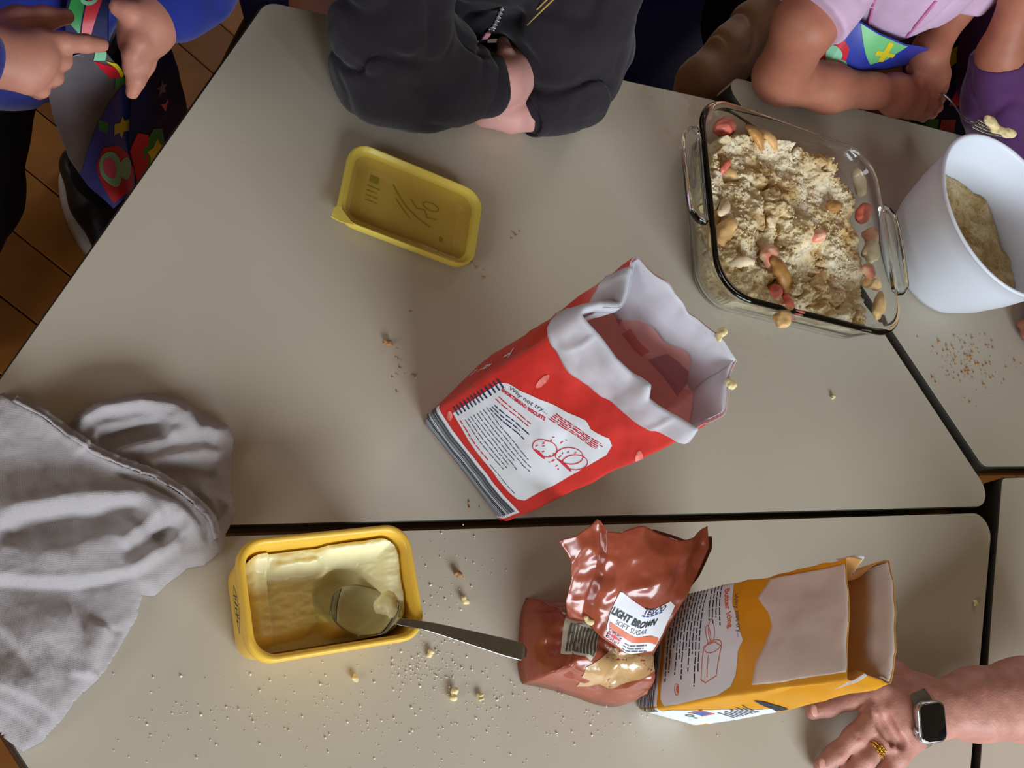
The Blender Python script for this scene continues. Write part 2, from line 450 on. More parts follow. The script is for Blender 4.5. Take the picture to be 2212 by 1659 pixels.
# ------------------------------------------------------------------ the four trapezoid tables
def isect(p, q, r, s_):
    p, q, r, s_ = [np.array(v, float)[:2] for v in (p, q, r, s_)]
    d1 = q - p; d2 = s_ - r; t = ((r - p)[0] * d2[1] - (r - p)[1] * d2[0]) / (d1[0] * d2[1] - d1[1] * d2[0]); return p + t * d1
def make_table(label, poly, r=0.024):
    c = np.mean(poly, axis=0)
    t = thing('trapezoid_table', label, 'table', (c[0], c[1], 0), 'trapezoid classroom tables')
    P = roundpoly(poly, r, 9)
    def ins(d): return roundpoly([p + (c - p) / np.linalg.norm(c - p) * d for p in np.array(poly)], max(r - d, .004), 9)
    V, F = loft([ring3(ins(.003), T - 0.029), ring3(ins(.0016), T - 0.0015), ring3(ins(.0022), T)], True, True, True)
    obj('table_top', V, F, M_lam, t, smooth=False)
    rings = [ring3(ins(.003), T - .0300), ring3(P, T - .029), ring3(P, T - .002), ring3(ins(.0012), T - .0006), ring3(ins(.003), T - 0.0006)]
    V, F = loft(rings); obj('edge_band', V, F, M_edge, t)
    # steel frame and legs
    q = [p + (c - p) / np.linalg.norm(c - p) * 0.034 for p in np.array(poly)]
    V, F = [], []
    for i in range(4):
        a, b = q[i], q[(i + 1) % 4]; d = b - a
        v, f = box((*((a + b) / 2), T - .0605), (np.linalg.norm(d), .02, .060), math.atan2(d[1], d[0]), .002); F += [tuple(j + len(V) for j in g) for g in f]; V += v
    obj('rail_frame', V, F, M_steel_dark, t, smooth=False)
    for p in q:
        v, f = tube([(p[0], p[1], .0085), (p[0], p[1], T - .03)], .0125, 12); lg = obj('leg', v, f, M_steel_dark, t)
        v, f = tube([(p[0], p[1], .008), (p[0], p[1], .03)], .0155, 12); obj('rubber_foot', v, f, M_edge, lg)
    return t
H_ = 0.6 * math.sqrt(3) / 2
poly1 = [np.array(p) for p in ((0, 0), (1.2, 0), (.9, H_), (.3, H_))]
make_table('cream trapezoid table under the red flour bag and the yellow lid', poly1)
# neighbour below the long seam
s0, s1 = np.array((0.232, -0.0077)), np.array((1.138, -0.0070)); r0, r1 = np.array((1.1684, -.0417)), np.array((1.0347, -.2875)); l0, l1 = np.array((.0783, -.1495)), np.array((.0870, -.1655))
tl = isect(s0, s1, l0, l0 + np.array((.5, -.866))); tr = isect(s0, s1, r0, r1)
bl = tl + np.array((.5, -.866)) * 0.6; br = tr + (r1 - r0) / np.linalg.norm(r1 - r0) * 0.6
make_table('cream trapezoid table under the butter tub and the sugar bags', [bl, br, tr, tl])
# right-hand upper table
e0, e1 = np.array((1.0945, .2105)), np.array((1.1856, .0573))
ct = isect(e0, e1, (.9347, .5601), (1.0016, .5587)); cb = isect(e0, e1, (1.2124, .0501), (1.2721, .0506))
make_table('cream trapezoid table under the white mixing bowl', [cb, cb + np.array((.6, .005)), ct + np.array((1.2, -.02)), ct], 0.02)
# right-hand lower table
g0, g1 = np.array((1.1855, -.0289)), np.array((1.0613, -.2621))
ft = isect(g0, g1, (1.2357, .0378), (1.267, .0389))
make_table('cream trapezoid table under the forearm with the watch', [ft + (g1 - g0) / np.linalg.norm(g1 - g0) * .6, ft + np.array((.9, -.51)), ft + np.array((.6, .01)), ft], 0.014)

# ------------------------------------------------------------------ butter tub
Z0 = T + 0.0006
def place(p, c, ang, z=0.0):
    cs_, sn_ = math.cos(ang), math.sin(ang); return (c[0] + p[0] * cs_ - p[1] * sn_, c[1] + p[0] * sn_ + p[1] * cs_, Z0 + z)
M_tub = mat('yellow_tub_plastic', (232, 186, 66), 0.38, 0.04, 20, spec=0.5)
M_butter = mat('pale_spread', (240, 232, 182), 0.34, 0.05, 30, 0.10, 120, spec=0.5, sss=0.2, sss_col=(.01, .008, .003))
M_ink = mat('dark_print_ink', (34, 40, 52), 0.5, 0.05, 60)
tc, ta = (0.2975, -0.0655), math.radians(4.0)
tub = thing('butter_tub', 'open yellow plastic tub half full of pale spread with a spoon in it', 'tub', (tc[0], tc[1], Z0))
def tub_ring(ix, z, r=.02): return [place(p, tc, ta, z) for p in rrect(.0715 - ix, .0465 - ix, max(r - ix * .5, .004), 8)]
V, F = loft([tub_ring(.012, .0), tub_ring(.0095, .001), tub_ring(.008, .004), tub_ring(.0055, .030), tub_ring(.0048, .049), tub_ring(.0015, .050), tub_ring(.0002, .0525), tub_ring(0, .058),
             tub_ring(.0008, .0605), tub_ring(.002, .0615), tub_ring(.0042, .0612), tub_ring(.0058, .0590), tub_ring(.0066, .050), tub_ring(.009, .012), tub_ring(.0105, .0055), tub_ring(.014, .0035)], True, True, True)
obj('body', V, F, M_tub, tub)
# butter surface
nx, ny = 110, 74
V = []; 
xs = np.linspace(-.0632, .0632, nx); ys = np.linspace(-.0382, .0382, ny)
X, Y = np.meshgrid(xs, ys)
def sst(a, b, x): t = np.clip((x - a) / (b - a), 0, 1); return t * t * (3 - 2 * t)
wall = np.minimum(.0632 - np.abs(X), .0382 - np.abs(Y))
Hb = .026 + .004 * sst(.0, .03, Y) + .008 * sst(.035, .06, X)
Hb += .014 * (1 - sst(.002, .016, wall)) * (.35 + .65 * sst(-.02, .03, Y + X * .5))
Hb += .010 * np.exp(-((Y - .027 + .12 * (X + .02) ** 2 * 10) / .0045) ** 2) * sst(-.045, -.03, X) * (1 - sst(-.002, .006, X))     # ridge near the far wall
Hb += .004 * sst(-.043, -.041, X) * 0 - .006 * sst(-.0415, -.0405, X) * (1 - sst(.0, .008, X))      # scraped channel
# deep scoop
dx, dy = (X - .022) / .026, (Y + .001) / .026
rr_ = np.sqrt(dx * dx + dy * dy); Hb -= .020 * (1 - sst(.55, 1.02, rr_))
dx, dy = (X - .038) / .018, (Y + .010) / .022
Hb -= .006 * (1 - sst(.3, 1.0, np.sqrt(dx * dx + dy * dy)))
Hb += .007 * np.exp(-(((X - .05) / .008) ** 2 + ((Y - .005) / .02) ** 2)) + .007 * np.exp(-(((X - .03) / .02) ** 2 + ((Y - .033) / .006) ** 2))
P3 = np.stack([X, Y, X * 0], -1)
Hb += .0008 * fbm(P3 * np.array([1, 2.0, 1]), 120, 3, 5) + .0012 * vnoise(P3, 60, 9) * sst(.0, .03, X)
Hb -= .030 * (1 - sst(-.0375, -.022, Y + .10 * np.abs(X) ** 1.2 - .004 * fbm(P3, 40, 2, 77))) * (1 - .75 * sst(.03, .045, X))
Hb -= .012 * (1 - sst(-.062, -.050, X))
Hb = np.clip(Hb, .0062, .054)
cs_, sn_ = math.cos(ta), math.sin(ta)
# keep inside rounded corners of the tub
scl = np.ones_like(X); ar = np.maximum(np.abs(X) - .0462, 0); br_ = np.maximum(np.abs(Y) - .0212, 0); rad = np.sqrt(ar ** 2 + br_ ** 2)
over = np.where(rad > .0165, .0165 / np.maximum(rad, 1e-9), 1.0)
Xc = np.sign(X) * (np.minimum(np.abs(X), .0462) + ar * over); Yc = np.sign(Y) * (np.minimum(np.abs(Y), .0212) + br_ * over)
shr = .935 + .065 * np.clip(Hb / .05, 0, 1); Xc = Xc * shr; Yc = Yc * shr
G = np.stack([tc[0] + Xc * cs_ - Yc * sn_, tc[1] + Xc * sn_ + Yc * cs_, Z0 + Hb], -1)
Gb = G.copy(); Gb[..., 2] = Z0 + .0045
V = list(G.reshape(-1, 3)); F = [(j * nx + i, j * nx + i + 1, (j + 1) * nx + i + 1, (j + 1) * nx + i) for j in range(ny - 1) for i in range(nx - 1)]
bd = [i for i in range(nx)] + [j * nx + nx - 1 for j in range(1, ny)] + [(ny - 1) * nx + i for i in range(nx - 2, -1, -1)] + [j * nx for j in range(ny - 2, 0, -1)]
o0 = len(V)
for b_ in bd:
    p = V[b_]; V.append(((p[0] - tc[0]) * .93 + tc[0], (p[1] - tc[1]) * .93 + tc[1], Z0 + .0042))
F += [(bd[(k + 1) % len(bd)], bd[k], o0 + k, o0 + (k + 1) % len(bd)) for k in range(len(bd))]
bt = obj('butter_spread', V, F, M_butter); tag(bt, 'pale scooped spread filling the bottom of the yellow tub', 'butter')
# print on the end wall of the tub (a leafy wheat mark)
nv = 12
wallP = np.array([[place((-.0715 + .008 - .0032 * (j / nv) - .0004, .022 - .044 * i / 20), tc, ta, .004 + .046 * j / nv) for i in range(21)] for j in range(nv + 1)])
ws = Sheet(wallP, .044, .046)
pol = []
for sg in (1, -1): pol += stroke([(.004, .022), (.012, .022 + sg * .005), (.022, .022 + sg * .007), (.032, .022 + sg * .004), (.041, .022)], .0009)
for k in range(9): pol += stroke([(.011 + k * .0024, .018 + .003 * (k % 2)), (.0135 + k * .0024, .026 - .002 * (k % 3))], .0011)
decal('printed_mark', ws, pol, M_ink, tub, .0006, label='dark oval leaf-like mark printed on the end of the tub')

# ------------------------------------------------------------------ spoon
M_steel = mat('worn_stainless_steel', (150, 150, 146), 0.28, 0.08, 60, 0.05, 200, metal=1.0)
sp0, sp1, sp2, sp3 = at(716, 1302, .036), at(862, 1342, .058), at(960, 1362, .0655), at(1138, 1411, .062)
path = smooth_path([sp0, at(790, 1322, .0335), sp1, at(905, 1349, .0665), sp2, sp3], 10)
path = [np.array(p) for p in path]; Ltot = np.cumsum([0] + [np.linalg.norm(path[i + 1] - path[i]) for i in range(len(path) - 1)])
rings = []
for i, p in enumerate(path):
    t = path[min(i + 1, len(path) - 1)] - path[max(i - 1, 0)]; t /= np.linalg.norm(t)
    side = np.cross(t, [0, 0, 1]); side /= np.linalg.norm(side); up = np.cross(side, t)
    l = Ltot[i]; q = l / .060
    if q < 1: w = .0205 * math.sqrt(max(0.0, 1 - (abs(q - .52) / .54) ** 2.3)) ; dp = .0075 * math.sin(math.pi * min(q, 1)) 
    else: w = 0; dp = 0
    neck = .0030 + .0042 * np.clip((l - .075) / .085, 0, 1)
    w = max(w, neck if l > .05 else .0018)
    if i == len(path) - 1: w *= .45
    cols = np.linspace(-1, 1, 13); top = [p + side * w * c + up * (-dp * (1 - c * c)) for c in cols]
    bot = [p + side * w * c * .98 + up * (-dp * (1 - c * c) - .0013) for c in cols[::-1]]
    rings.append(top + bot)
V, F = loft(rings, True, True, True)
spn = obj('spoon', V, F, M_steel); tag(spn, 'steel tablespoon resting in the open butter tub', 'spoon')
M_film = mat('thin_butter_film', (186, 178, 132), .32, .12, 40, .05, 120)
fr_ = []
for i, p in enumerate(path[3:24]):
    t = path[i + 4] - path[i + 2]; t /= np.linalg.norm(t); side = np.cross(t, [0, 0, 1]); side /= np.linalg.norm(side); up = np.cross(side, t)
    q = Ltot[i + 3] / .060
    if q > .95: break
    w = .0205 * math.sqrt(max(0.0, 1 - (abs(q - .52) / .54) ** 2.3)) * .93; dp = .0075 * math.sin(math.pi * q)
    fr_.append([p + side * w * c + up * (-dp * (1 - c * c) + .0007) for c in np.linspace(-1, 1, 11)])
V, F, fm = Sheet(np.array(fr_), 1, 1).mesh(.0005); obj('butter_film', V, F, [M_film, M_film], spn, fm=fm)
# dab of butter on the spoon
s = SDF(.0012)
for (px, py, h, r) in ((836, 1300, .043, .006), (848, 1318, .046, .005), (826, 1310, .041, .006), (842, 1288, .042, .0045), (855, 1330, .048, .004)): s.ball(at(px, py, h), [r * 1.3, r, r * .8], .006)
s.noise(.0008, 300, 2)
o = sdf_obj('butter_dab', s, M_butter); tag(o, 'small dab of spread clinging to the spoon bowl', 'butter')

# ------------------------------------------------------------------ tub lid, upside down
M_lid = mat('yellow_lid_plastic', (228, 206, 92), 0.3, 0.03, 20, spec=0.5)
M_lidp = mat('amber_lid_panel', (192, 162, 66), 0.14, 0.04, 14, spec=0.6, coat=.6)
M_ghost = mat('faint_green_print', (150, 138, 46), 0.3, 0.05, 30)
lc, la = (0.4285, 0.3065), math.radians(-15.8)
lid = thing('tub_lid', 'translucent yellow tub lid lying upside down on the table', 'lid', (lc[0], lc[1], Z0))
def lid_ring(ix, z, r=.02): return [place(p, lc, la, z) for p in rrect(.0715 - ix, .0455 - ix, max(r - ix * .6, .004), 8)]
V, F = loft([lid_ring(.011, .0), lid_ring(.0055, .0006), lid_ring(.0038, .003), lid_ring(.0012, .0045), lid_ring(0, .0062), lid_ring(0, .0128), lid_ring(.0010, .0138), lid_ring(.0022, .0134), lid_ring(.0032, .0085), lid_ring(.006, .0075), lid_ring(.0078, .0072)], True)
obj('skirt', V, F, M_lid, lid)
V, F = loft([lid_ring(.0078, .0072), lid_ring(.0095, .0058), lid_ring(.0120, .0044), lid_ring(.0150, .0032), lid_ring(.0185, .0024), lid_ring(.0225, .0020), lid_ring(.027, .0018)], True, False, True)
obj('panel', V, F, M_lidp, lid)
tabp = [(-.0715, -.031), (-.0755, -.036), (-.076, -.046), (-.066, -.0475), (-.054, -.0455)]
Vt = [place(p, lc, la, .0125) for p in tabp] + [place(p, lc, la, .0138) for p in tabp]
obj('pull_tab', Vt, [(4, 3, 2, 1, 0), (5, 6, 7, 8, 9)] + [(i, (i + 1) % 5, 5 + (i + 1) % 5, 5 + i) for i in range(5)], M_lid, lid, smooth=False)
lp = np.array([[place((-.05 + .1 * i / 20, -.026 + .052 * j / 10), lc, la, .0019) for i in range(21)] for j in range(11)])
ls = Sheet(lp, .1, .052)
pol = [rect(.006, .041, .015, .049)] + stroke([(.03, .048), (.036, .04), (.046, .03), (.06, .022), (.075, .017)], .0015) + stroke([(.035, .034), (.043, .026), (.053, .018)], .0012)
pol += ringp(.072, .040, .009, .005, .0012) + stroke([(.05, .04), (.058, .032), (.066, .034), (.07, .026), (.08, .028)], .0012) + textlines(.005, .018, .02, .036, 4, .0012, random.Random(1)) + [rect(.086, .006, .090, .011)]
decal('faint_print', ls, pol, M_ghost, lid, .0002, cell=.01)

# ------------------------------------------------------------------ glass baking dish
M_glass = mat('clear_pressed_glass', (250, 254, 252), 0.02, 0, trans=1.0, ior=1.47)
dc, da = (0.9045, 0.3310), math.radians(-7.2)
DHX, DHY, DH = .1395, .1285, .062
dish = thing('glass_baking_dish', 'clear glass baking dish with two handles holding the fruit crumble', 'dish', (dc[0], dc[1], Z0))
def d_ring(ix, z, r=.046): return [place(p, dc, da, z) for p in rrect(DHX - ix, DHY - ix, max(r - ix * .4, .01), 10)]
V, F = loft([d_ring(.030, .0), d_ring(.022, .0008), d_ring(.016, .004), d_ring(.0125, .012), d_ring(.006, .045), d_ring(.003, .0545), d_ring(.0006, .0562), d_ring(0, .0585), d_ring(.0006, .0608), d_ring(.003, .062),
             d_ring(.0062, .0612), d_ring(.0078, .058), d_ring(.0115, .045), d_ring(.0175, .014), d_ring(.021, .0075), d_ring(.030, .0055)], True, True, True)
obj('dish_body', V, F, M_glass, dish)
def handle(side):
    # a solid glass tab with a raised rim, on the short side of the dish
    sx = side
    out = []
    pts = [(.1405, -.063), (.1535, -.060), (.1625, -.050), (.1645, -.03), (.1645, .03), (.1625, .050), (.1535, .060), (.1405, .063)]
    pts = [(p[0] * sx, p[1] + (-.004 if sx > 0 else .018)) for p in pts]
    if sx < 0: pts = pts[::-1]
    P = roundpoly(pts, .004, 3); c = np.mean(P, axis=0)
    def rg(k, z): return [place(c + (p - c) * k, dc, da, z) for p in P]
    V, F = loft([rg(.90, .0515), rg(.985, .0525), rg(1.0, .0545), rg(1.0, .0575), rg(.985, .0595), rg(.955, .0605), rg(.90, .0590), rg(.82, .0580)], True, True, True)
    return obj('handle', V, F, M_glass, dish)
handle(-1); handle(1)

# ------------------------------------------------------------------ crumble
def in_poly(px, py, poly):
    ins = np.zeros(px.shape, bool); n = len(poly)
    for i in range(n):
        x0, y0 = poly[i][:2]; x1, y1 = poly[(i + 1) % n][:2]
        c = ((y0 > py) != (y1 > py)) & (px < (x1 - x0) * (py - y0) / (y1 - y0 + 1e-12) + x0); ins ^= c
    return ins
def poly_dist(px, py, poly):
    d = np.full(px.shape, 1e9); n = len(poly)
    for i in range(n):
        a = np.array(poly[i][:2]); b = np.array(poly[(i + 1) % n][:2]); ba = b - a
        t = np.clip(((px - a[0]) * ba[0] + (py - a[1]) * ba[1]) / (ba @ ba + 1e-12), 0, 1)
        d = np.minimum(d, np.hypot(px - a[0] - t * ba[0], py - a[1] - t * ba[1]))
    return d
def crumb_mat(name, light, dark, mid):
    M = bpy.data.materials.new(name); M.use_nodes = True; nt = M.node_tree; b = nt.nodes['Principled BSDF']; lk = nt.links
    tcn = nt.nodes.new('ShaderNodeTexCoord')
    n1 = nt.nodes.new('ShaderNodeTexNoise'); n1.inputs['Scale'].default_value = 22; n1.inputs['Detail'].default_value = 6; n1.inputs['Roughness'].default_value = .65
    n2 = nt.nodes.new('ShaderNodeTexNoise'); n2.inputs['Scale'].default_value = 260; n2.inputs['Detail'].default_value = 3
    lk.new(tcn.outputs['Object'], n1.inputs['Vector']); lk.new(tcn.outputs['Object'], n2.inputs['Vector'])
    r = nt.nodes.new('ShaderNodeValToRGB'); e = r.color_ramp.elements
    e[0].position = .36; e[0].color = (*lin(dark), 1); e[1].position = .60; e[1].color = (*lin(light), 1); x = e.new(.47); x.color = (*lin(mid), 1)
    lk.new(n1.outputs['Fac'], r.inputs['Fac'])
    mx = nt.nodes.new('ShaderNodeMix'); mx.data_type = 'RGBA'; mx.blend_type = 'MULTIPLY'
    r2 = nt.nodes.new('ShaderNodeValToRGB'); r2.color_ramp.elements[0].position = .33; r2.color_ramp.elements[0].color = (.5, .42, .32, 1); r2.color_ramp.elements[1].position = .46; r2.color_ramp.elements[1].color = (1, 1, 1, 1)
    lk.new(n2.outputs['Fac'], r2.inputs['Fac']); mx.inputs[0].default_value = .6
    lk.new(r.outputs['Color'], mx.inputs[6]); lk.new(r2.outputs['Color'], mx.inputs[7]); lk.new(mx.outputs[2], b.inputs['Base Color'])
    bp = nt.nodes.new('ShaderNodeBump'); bp.inputs['Strength'].default_value = .5; bp.inputs['Distance'].default_value = .003
    lk.new(n2.outputs['Fac'], bp.inputs['Height']); lk.new(bp.outputs['Normal'], b.inputs['Normal'])
    b.inputs['Roughness'].default_value = .9; b.inputs['Specular IOR Level'].default_value = .2
    return M
M_crumb = crumb_mat('floury_crumble', (240, 228, 200), (196, 158, 100), (226, 204, 160))
cpoly = [at(px, py, .03)[:2] for px, py in ((1512, 330), (1540, 282), (1600, 262), (1660, 258), (1712, 262), (1752, 292), (1812, 296), (1850, 322), (1872, 372), (1882, 430), (1912, 480), (1925, 545), (1932, 620), (1930, 700), (1915, 760), (1800, 760), (1690, 740), (1600, 720), (1520, 680), (1480, 590), (1475, 450), (1490, 330))]
G_ = 200
ux = np.linspace(-.128, .128, G_); uy = np.linspace(-.119, .119, G_); X, Y = np.meshgrid(ux, uy)
cs_, sn_ = math.cos(da), math.sin(da)
wx = dc[0] + X * cs_ - Y * sn_; wy = dc[1] + X * sn_ + Y * cs_
inside = in_poly(wx, wy, cpoly); dist = poly_dist(wx, wy, cpoly) * np.where(inside, 1, -1)
# distance to the inner wall of the dish
ar = np.maximum(np.abs(X) - (.126 - .034), 0); br_ = np.maximum(np.abs(Y) - (.115 - .034), 0)
wd = .034 - np.hypot(ar, br_); wd = np.minimum(wd, np.minimum(.126 - np.abs(X), .115 - np.abs(Y)))
P3 = np.stack([wx, wy, wx * 0], -1)
edge = dist + .010 * fbm(P3, 60, 3, 4)
lump = fbm(P3, 28, 4, 11)
Hc = .030 + .0085 * lump + .006 * fbm(P3, 12, 2, 3)
ridge = 1 - np.abs(fbm(P3, 24, 3, 21)); Hc -= .012 * np.clip(ridge - .90, 0, 1) / .10 * (fbm(P3, 9, 2, 8) > .05)
Hc += .0016 * fbm(P3, 150, 3, 31) + .0007 * fbm(P3, 420, 2, 37)
for px, py, a_, r_ in ((1700, 300, .018, .022), (1790, 350, .020, .026), (1600, 420, .010, .03), (1720, 480, .013, .035), (1610, 580, .014, .035), (1840, 670, .016, .03), (1800, 560, .010, .022), (1700, 660, .004, .02)):
    q = at(px, py, .045); Hc += a_ * np.exp(-((wx - q[0]) ** 2 + (wy - q[1]) ** 2) / (r_ * r_)) * .62
top = .0065 + (Hc - .0065) * sst(-.004, .016, edge)
top = np.maximum(top, .0062)
keep = (wd > .0005)
hsc = .915 + .085 * np.clip(top / .055, 0, 1)
Xl, Yl = X * hsc, Y * hsc
wx = dc[0] + Xl * cs_ - Yl * sn_; wy = dc[1] + Xl * sn_ + Yl * cs_
V = np.stack([wx, wy, Z0 + top], -1).reshape(-1, 3)
kf = keep.reshape(-1); flat = (top <= .0064).reshape(-1)
idm = -np.ones(G_ * G_, int); idm[kf] = np.arange(kf.sum())
F = []
for j in range(G_ - 1):
    for i in range(G_ - 1):
        q = (j * G_ + i, j * G_ + i + 1, (j + 1) * G_ + i + 1, (j + 1) * G_ + i)
        if all(kf[k] for k in q) and not all(flat[k] for k in q): F.append(tuple(idm[k] for k in q))
Vk = [tuple(v) for v in V[kf]]; ecs = set()
for f in F:
    for a, b in zip(f, f[1:] + f[:1]): ecs.add((a, b))
lowv = {}
for a, b in [e for e in ecs if (e[1], e[0]) not in ecs]:
    for q in (a, b):
        if q not in lowv:
            p = Vk[q]; k = .915 / (.915 + .085 * min(max((p[2] - Z0) / .055, 0), 1)); lowv[q] = len(Vk); Vk.append((dc[0] + (p[0] - dc[0]) * k, dc[1] + (p[1] - dc[1]) * k, Z0 + .0060))
    F.append((b, a, lowv[a], lowv[b]))
cr = obj('crumble_topping', Vk, F, M_crumb); tag(cr, 'pale floury crumble topping heaped inside the glass dish', 'crumble', kind='stuff')
def crumble_h(x, y):
    dx_, dy_ = x - dc[0], y - dc[1]; lx = dx_ * cs_ + dy_ * sn_; ly = -dx_ * sn_ + dy_ * cs_
    i = int(np.clip((lx + .128) / .256 * (G_ - 1), 0, G_ - 1)); j = int(np.clip((ly + .119) / .238 * (G_ - 1), 0, G_ - 1)); return top[j, i]

# loose crumb clusters on the crumble (real geometry, too fine to pick apart)
rs = random.Random(12); Vc = []; Fc = []
ico = [(0, 0, 1), (.9, 0, .3), (.28, .85, .3), (-.72, .53, .3), (-.72, -.53, .3), (.28, -.85, .3), (.72, .53, -.4), (-.28, .85, -.4), (-.9, 0, -.4), (-.28, -.85, -.4), (.72, -.53, -.4), (0, 0, -1)]
icof = [(0, 1, 2), (0, 2, 3), (0, 3, 4), (0, 4, 5), (0, 5, 1), (1, 6, 2), (2, 7, 3), (3, 8, 4), (4, 9, 5), (5, 10, 1), (6, 7, 2), (7, 8, 3), (8, 9, 4), (9, 10, 5), (10, 6, 1), (11, 7, 6), (11, 8, 7), (11, 9, 8), (11, 10, 9), (11, 6, 10)]
def add_crumb(Vl, Fl, c, r, rs):
    o_ = len(Vl); sx, sy, sz = [r * rs.uniform(.6, 1.3) for _ in range(3)]; a = rs.uniform(0, 6.3); ca, sa = math.cos(a), math.sin(a)
    for p in ico:
        j = rs.uniform(.75, 1.2); x, y, z = p[0] * sx * j, p[1] * sy * j, p[2] * sz * j; Vl.append((c[0] + x * ca - y * sa, c[1] + x * sa + y * ca, c[2] + z))
    Fl += [tuple(o_ + k for k in f) for f in icof]
n_ = 0
while n_ < 1500:
    i, j = rs.randrange(4, G_ - 4), rs.randrange(4, G_ - 4)
    if top[j, i] < .02 or wd[j, i] < .006: continue
    if vnoise(np.array([wx[j, i], wy[j, i], 0]), 55, 3) < -.15 and rs.random() < .8: continue
    add_crumb(Vc, Fc, (wx[j, i] + rs.uniform(-.001, .001), wy[j, i] + rs.uniform(-.001, .001), Z0 + top[j, i] + .0002), rs.choice((.0006, .0008, .001, .0013, .0018)), rs); n_ += 1
o = obj('crumble_crumbs', Vc, Fc, M_crumb, cr); o['kind'] = 'stuff'

# ------------------------------------------------------------------ fruit pieces in the crumble
M_apple = mat('stewed_apple', (222, 178, 118), 0.4, 0.2, 60, 0.1, 150, spec=.5)
M_apple_d = mat('browned_apple', (188, 138, 76), 0.4, 0.25, 60, 0.1, 150, spec=.5)
M_apple_w = mat('pale_apple_flesh', (236, 214, 176), 0.45, 0.12, 60, 0.1, 150, spec=.4)
M_pink = mat('pink_rhubarb', (232, 120, 104), 0.38, 0.25, 70, 0.1, 150, spec=.5)
M_pinkw = mat('pink_and_white_fruit', (236, 130, 108), 0.38, 0, 70, 0.1, 150, spec=.5, rgb2=(244, 214, 180), vdetail=2)
def fruit_mesh(kind, seed):
    s = SDF(.0013); rs = random.Random(seed)
    if kind == 'wedge':
        R0 = .013
        for k in range(5):
            a = -1.0 + 2.0 * k / 4; s.ball((R0 * math.cos(a) - R0 * .75, R0 * math.sin(a), 0), [.0055, .0055, .0065 * (1 - .25 * abs(a))], .004)
        s.ball((-.001, 0, -.001), [.0065, .010, .005], .005)
    elif kind == 'cube':
        for x in (-1, 0, 1):
            for y in (-1, 0, 1): s.ball((x * .0045, y * .0045, rs.uniform(-.001, .001)), .0052 + rs.uniform(-.0008, .0008), .003)
    elif kind == 'slab':
        s.chain([(-.012, 0, 0), (-.004, .001, .001), (.004, 0, .0015), (.012, -.002, 0)], [.004, .006, .006, .004], .004, flat=(np.array([0, 0, 1.]), .7))
    else:
        for k in range(6): s.ball((rs.uniform(-.006, .006), rs.uniform(-.006, .006), rs.uniform(-.002, .003)), rs.uniform(.0045, .0075), .004)
    s.noise(.0009, 220, seed); return s.build()
FM = {k: fruit_mesh(k, i + 3) for i, k in enumerate(('wedge', 'cube', 'slab', 'chunk'))}
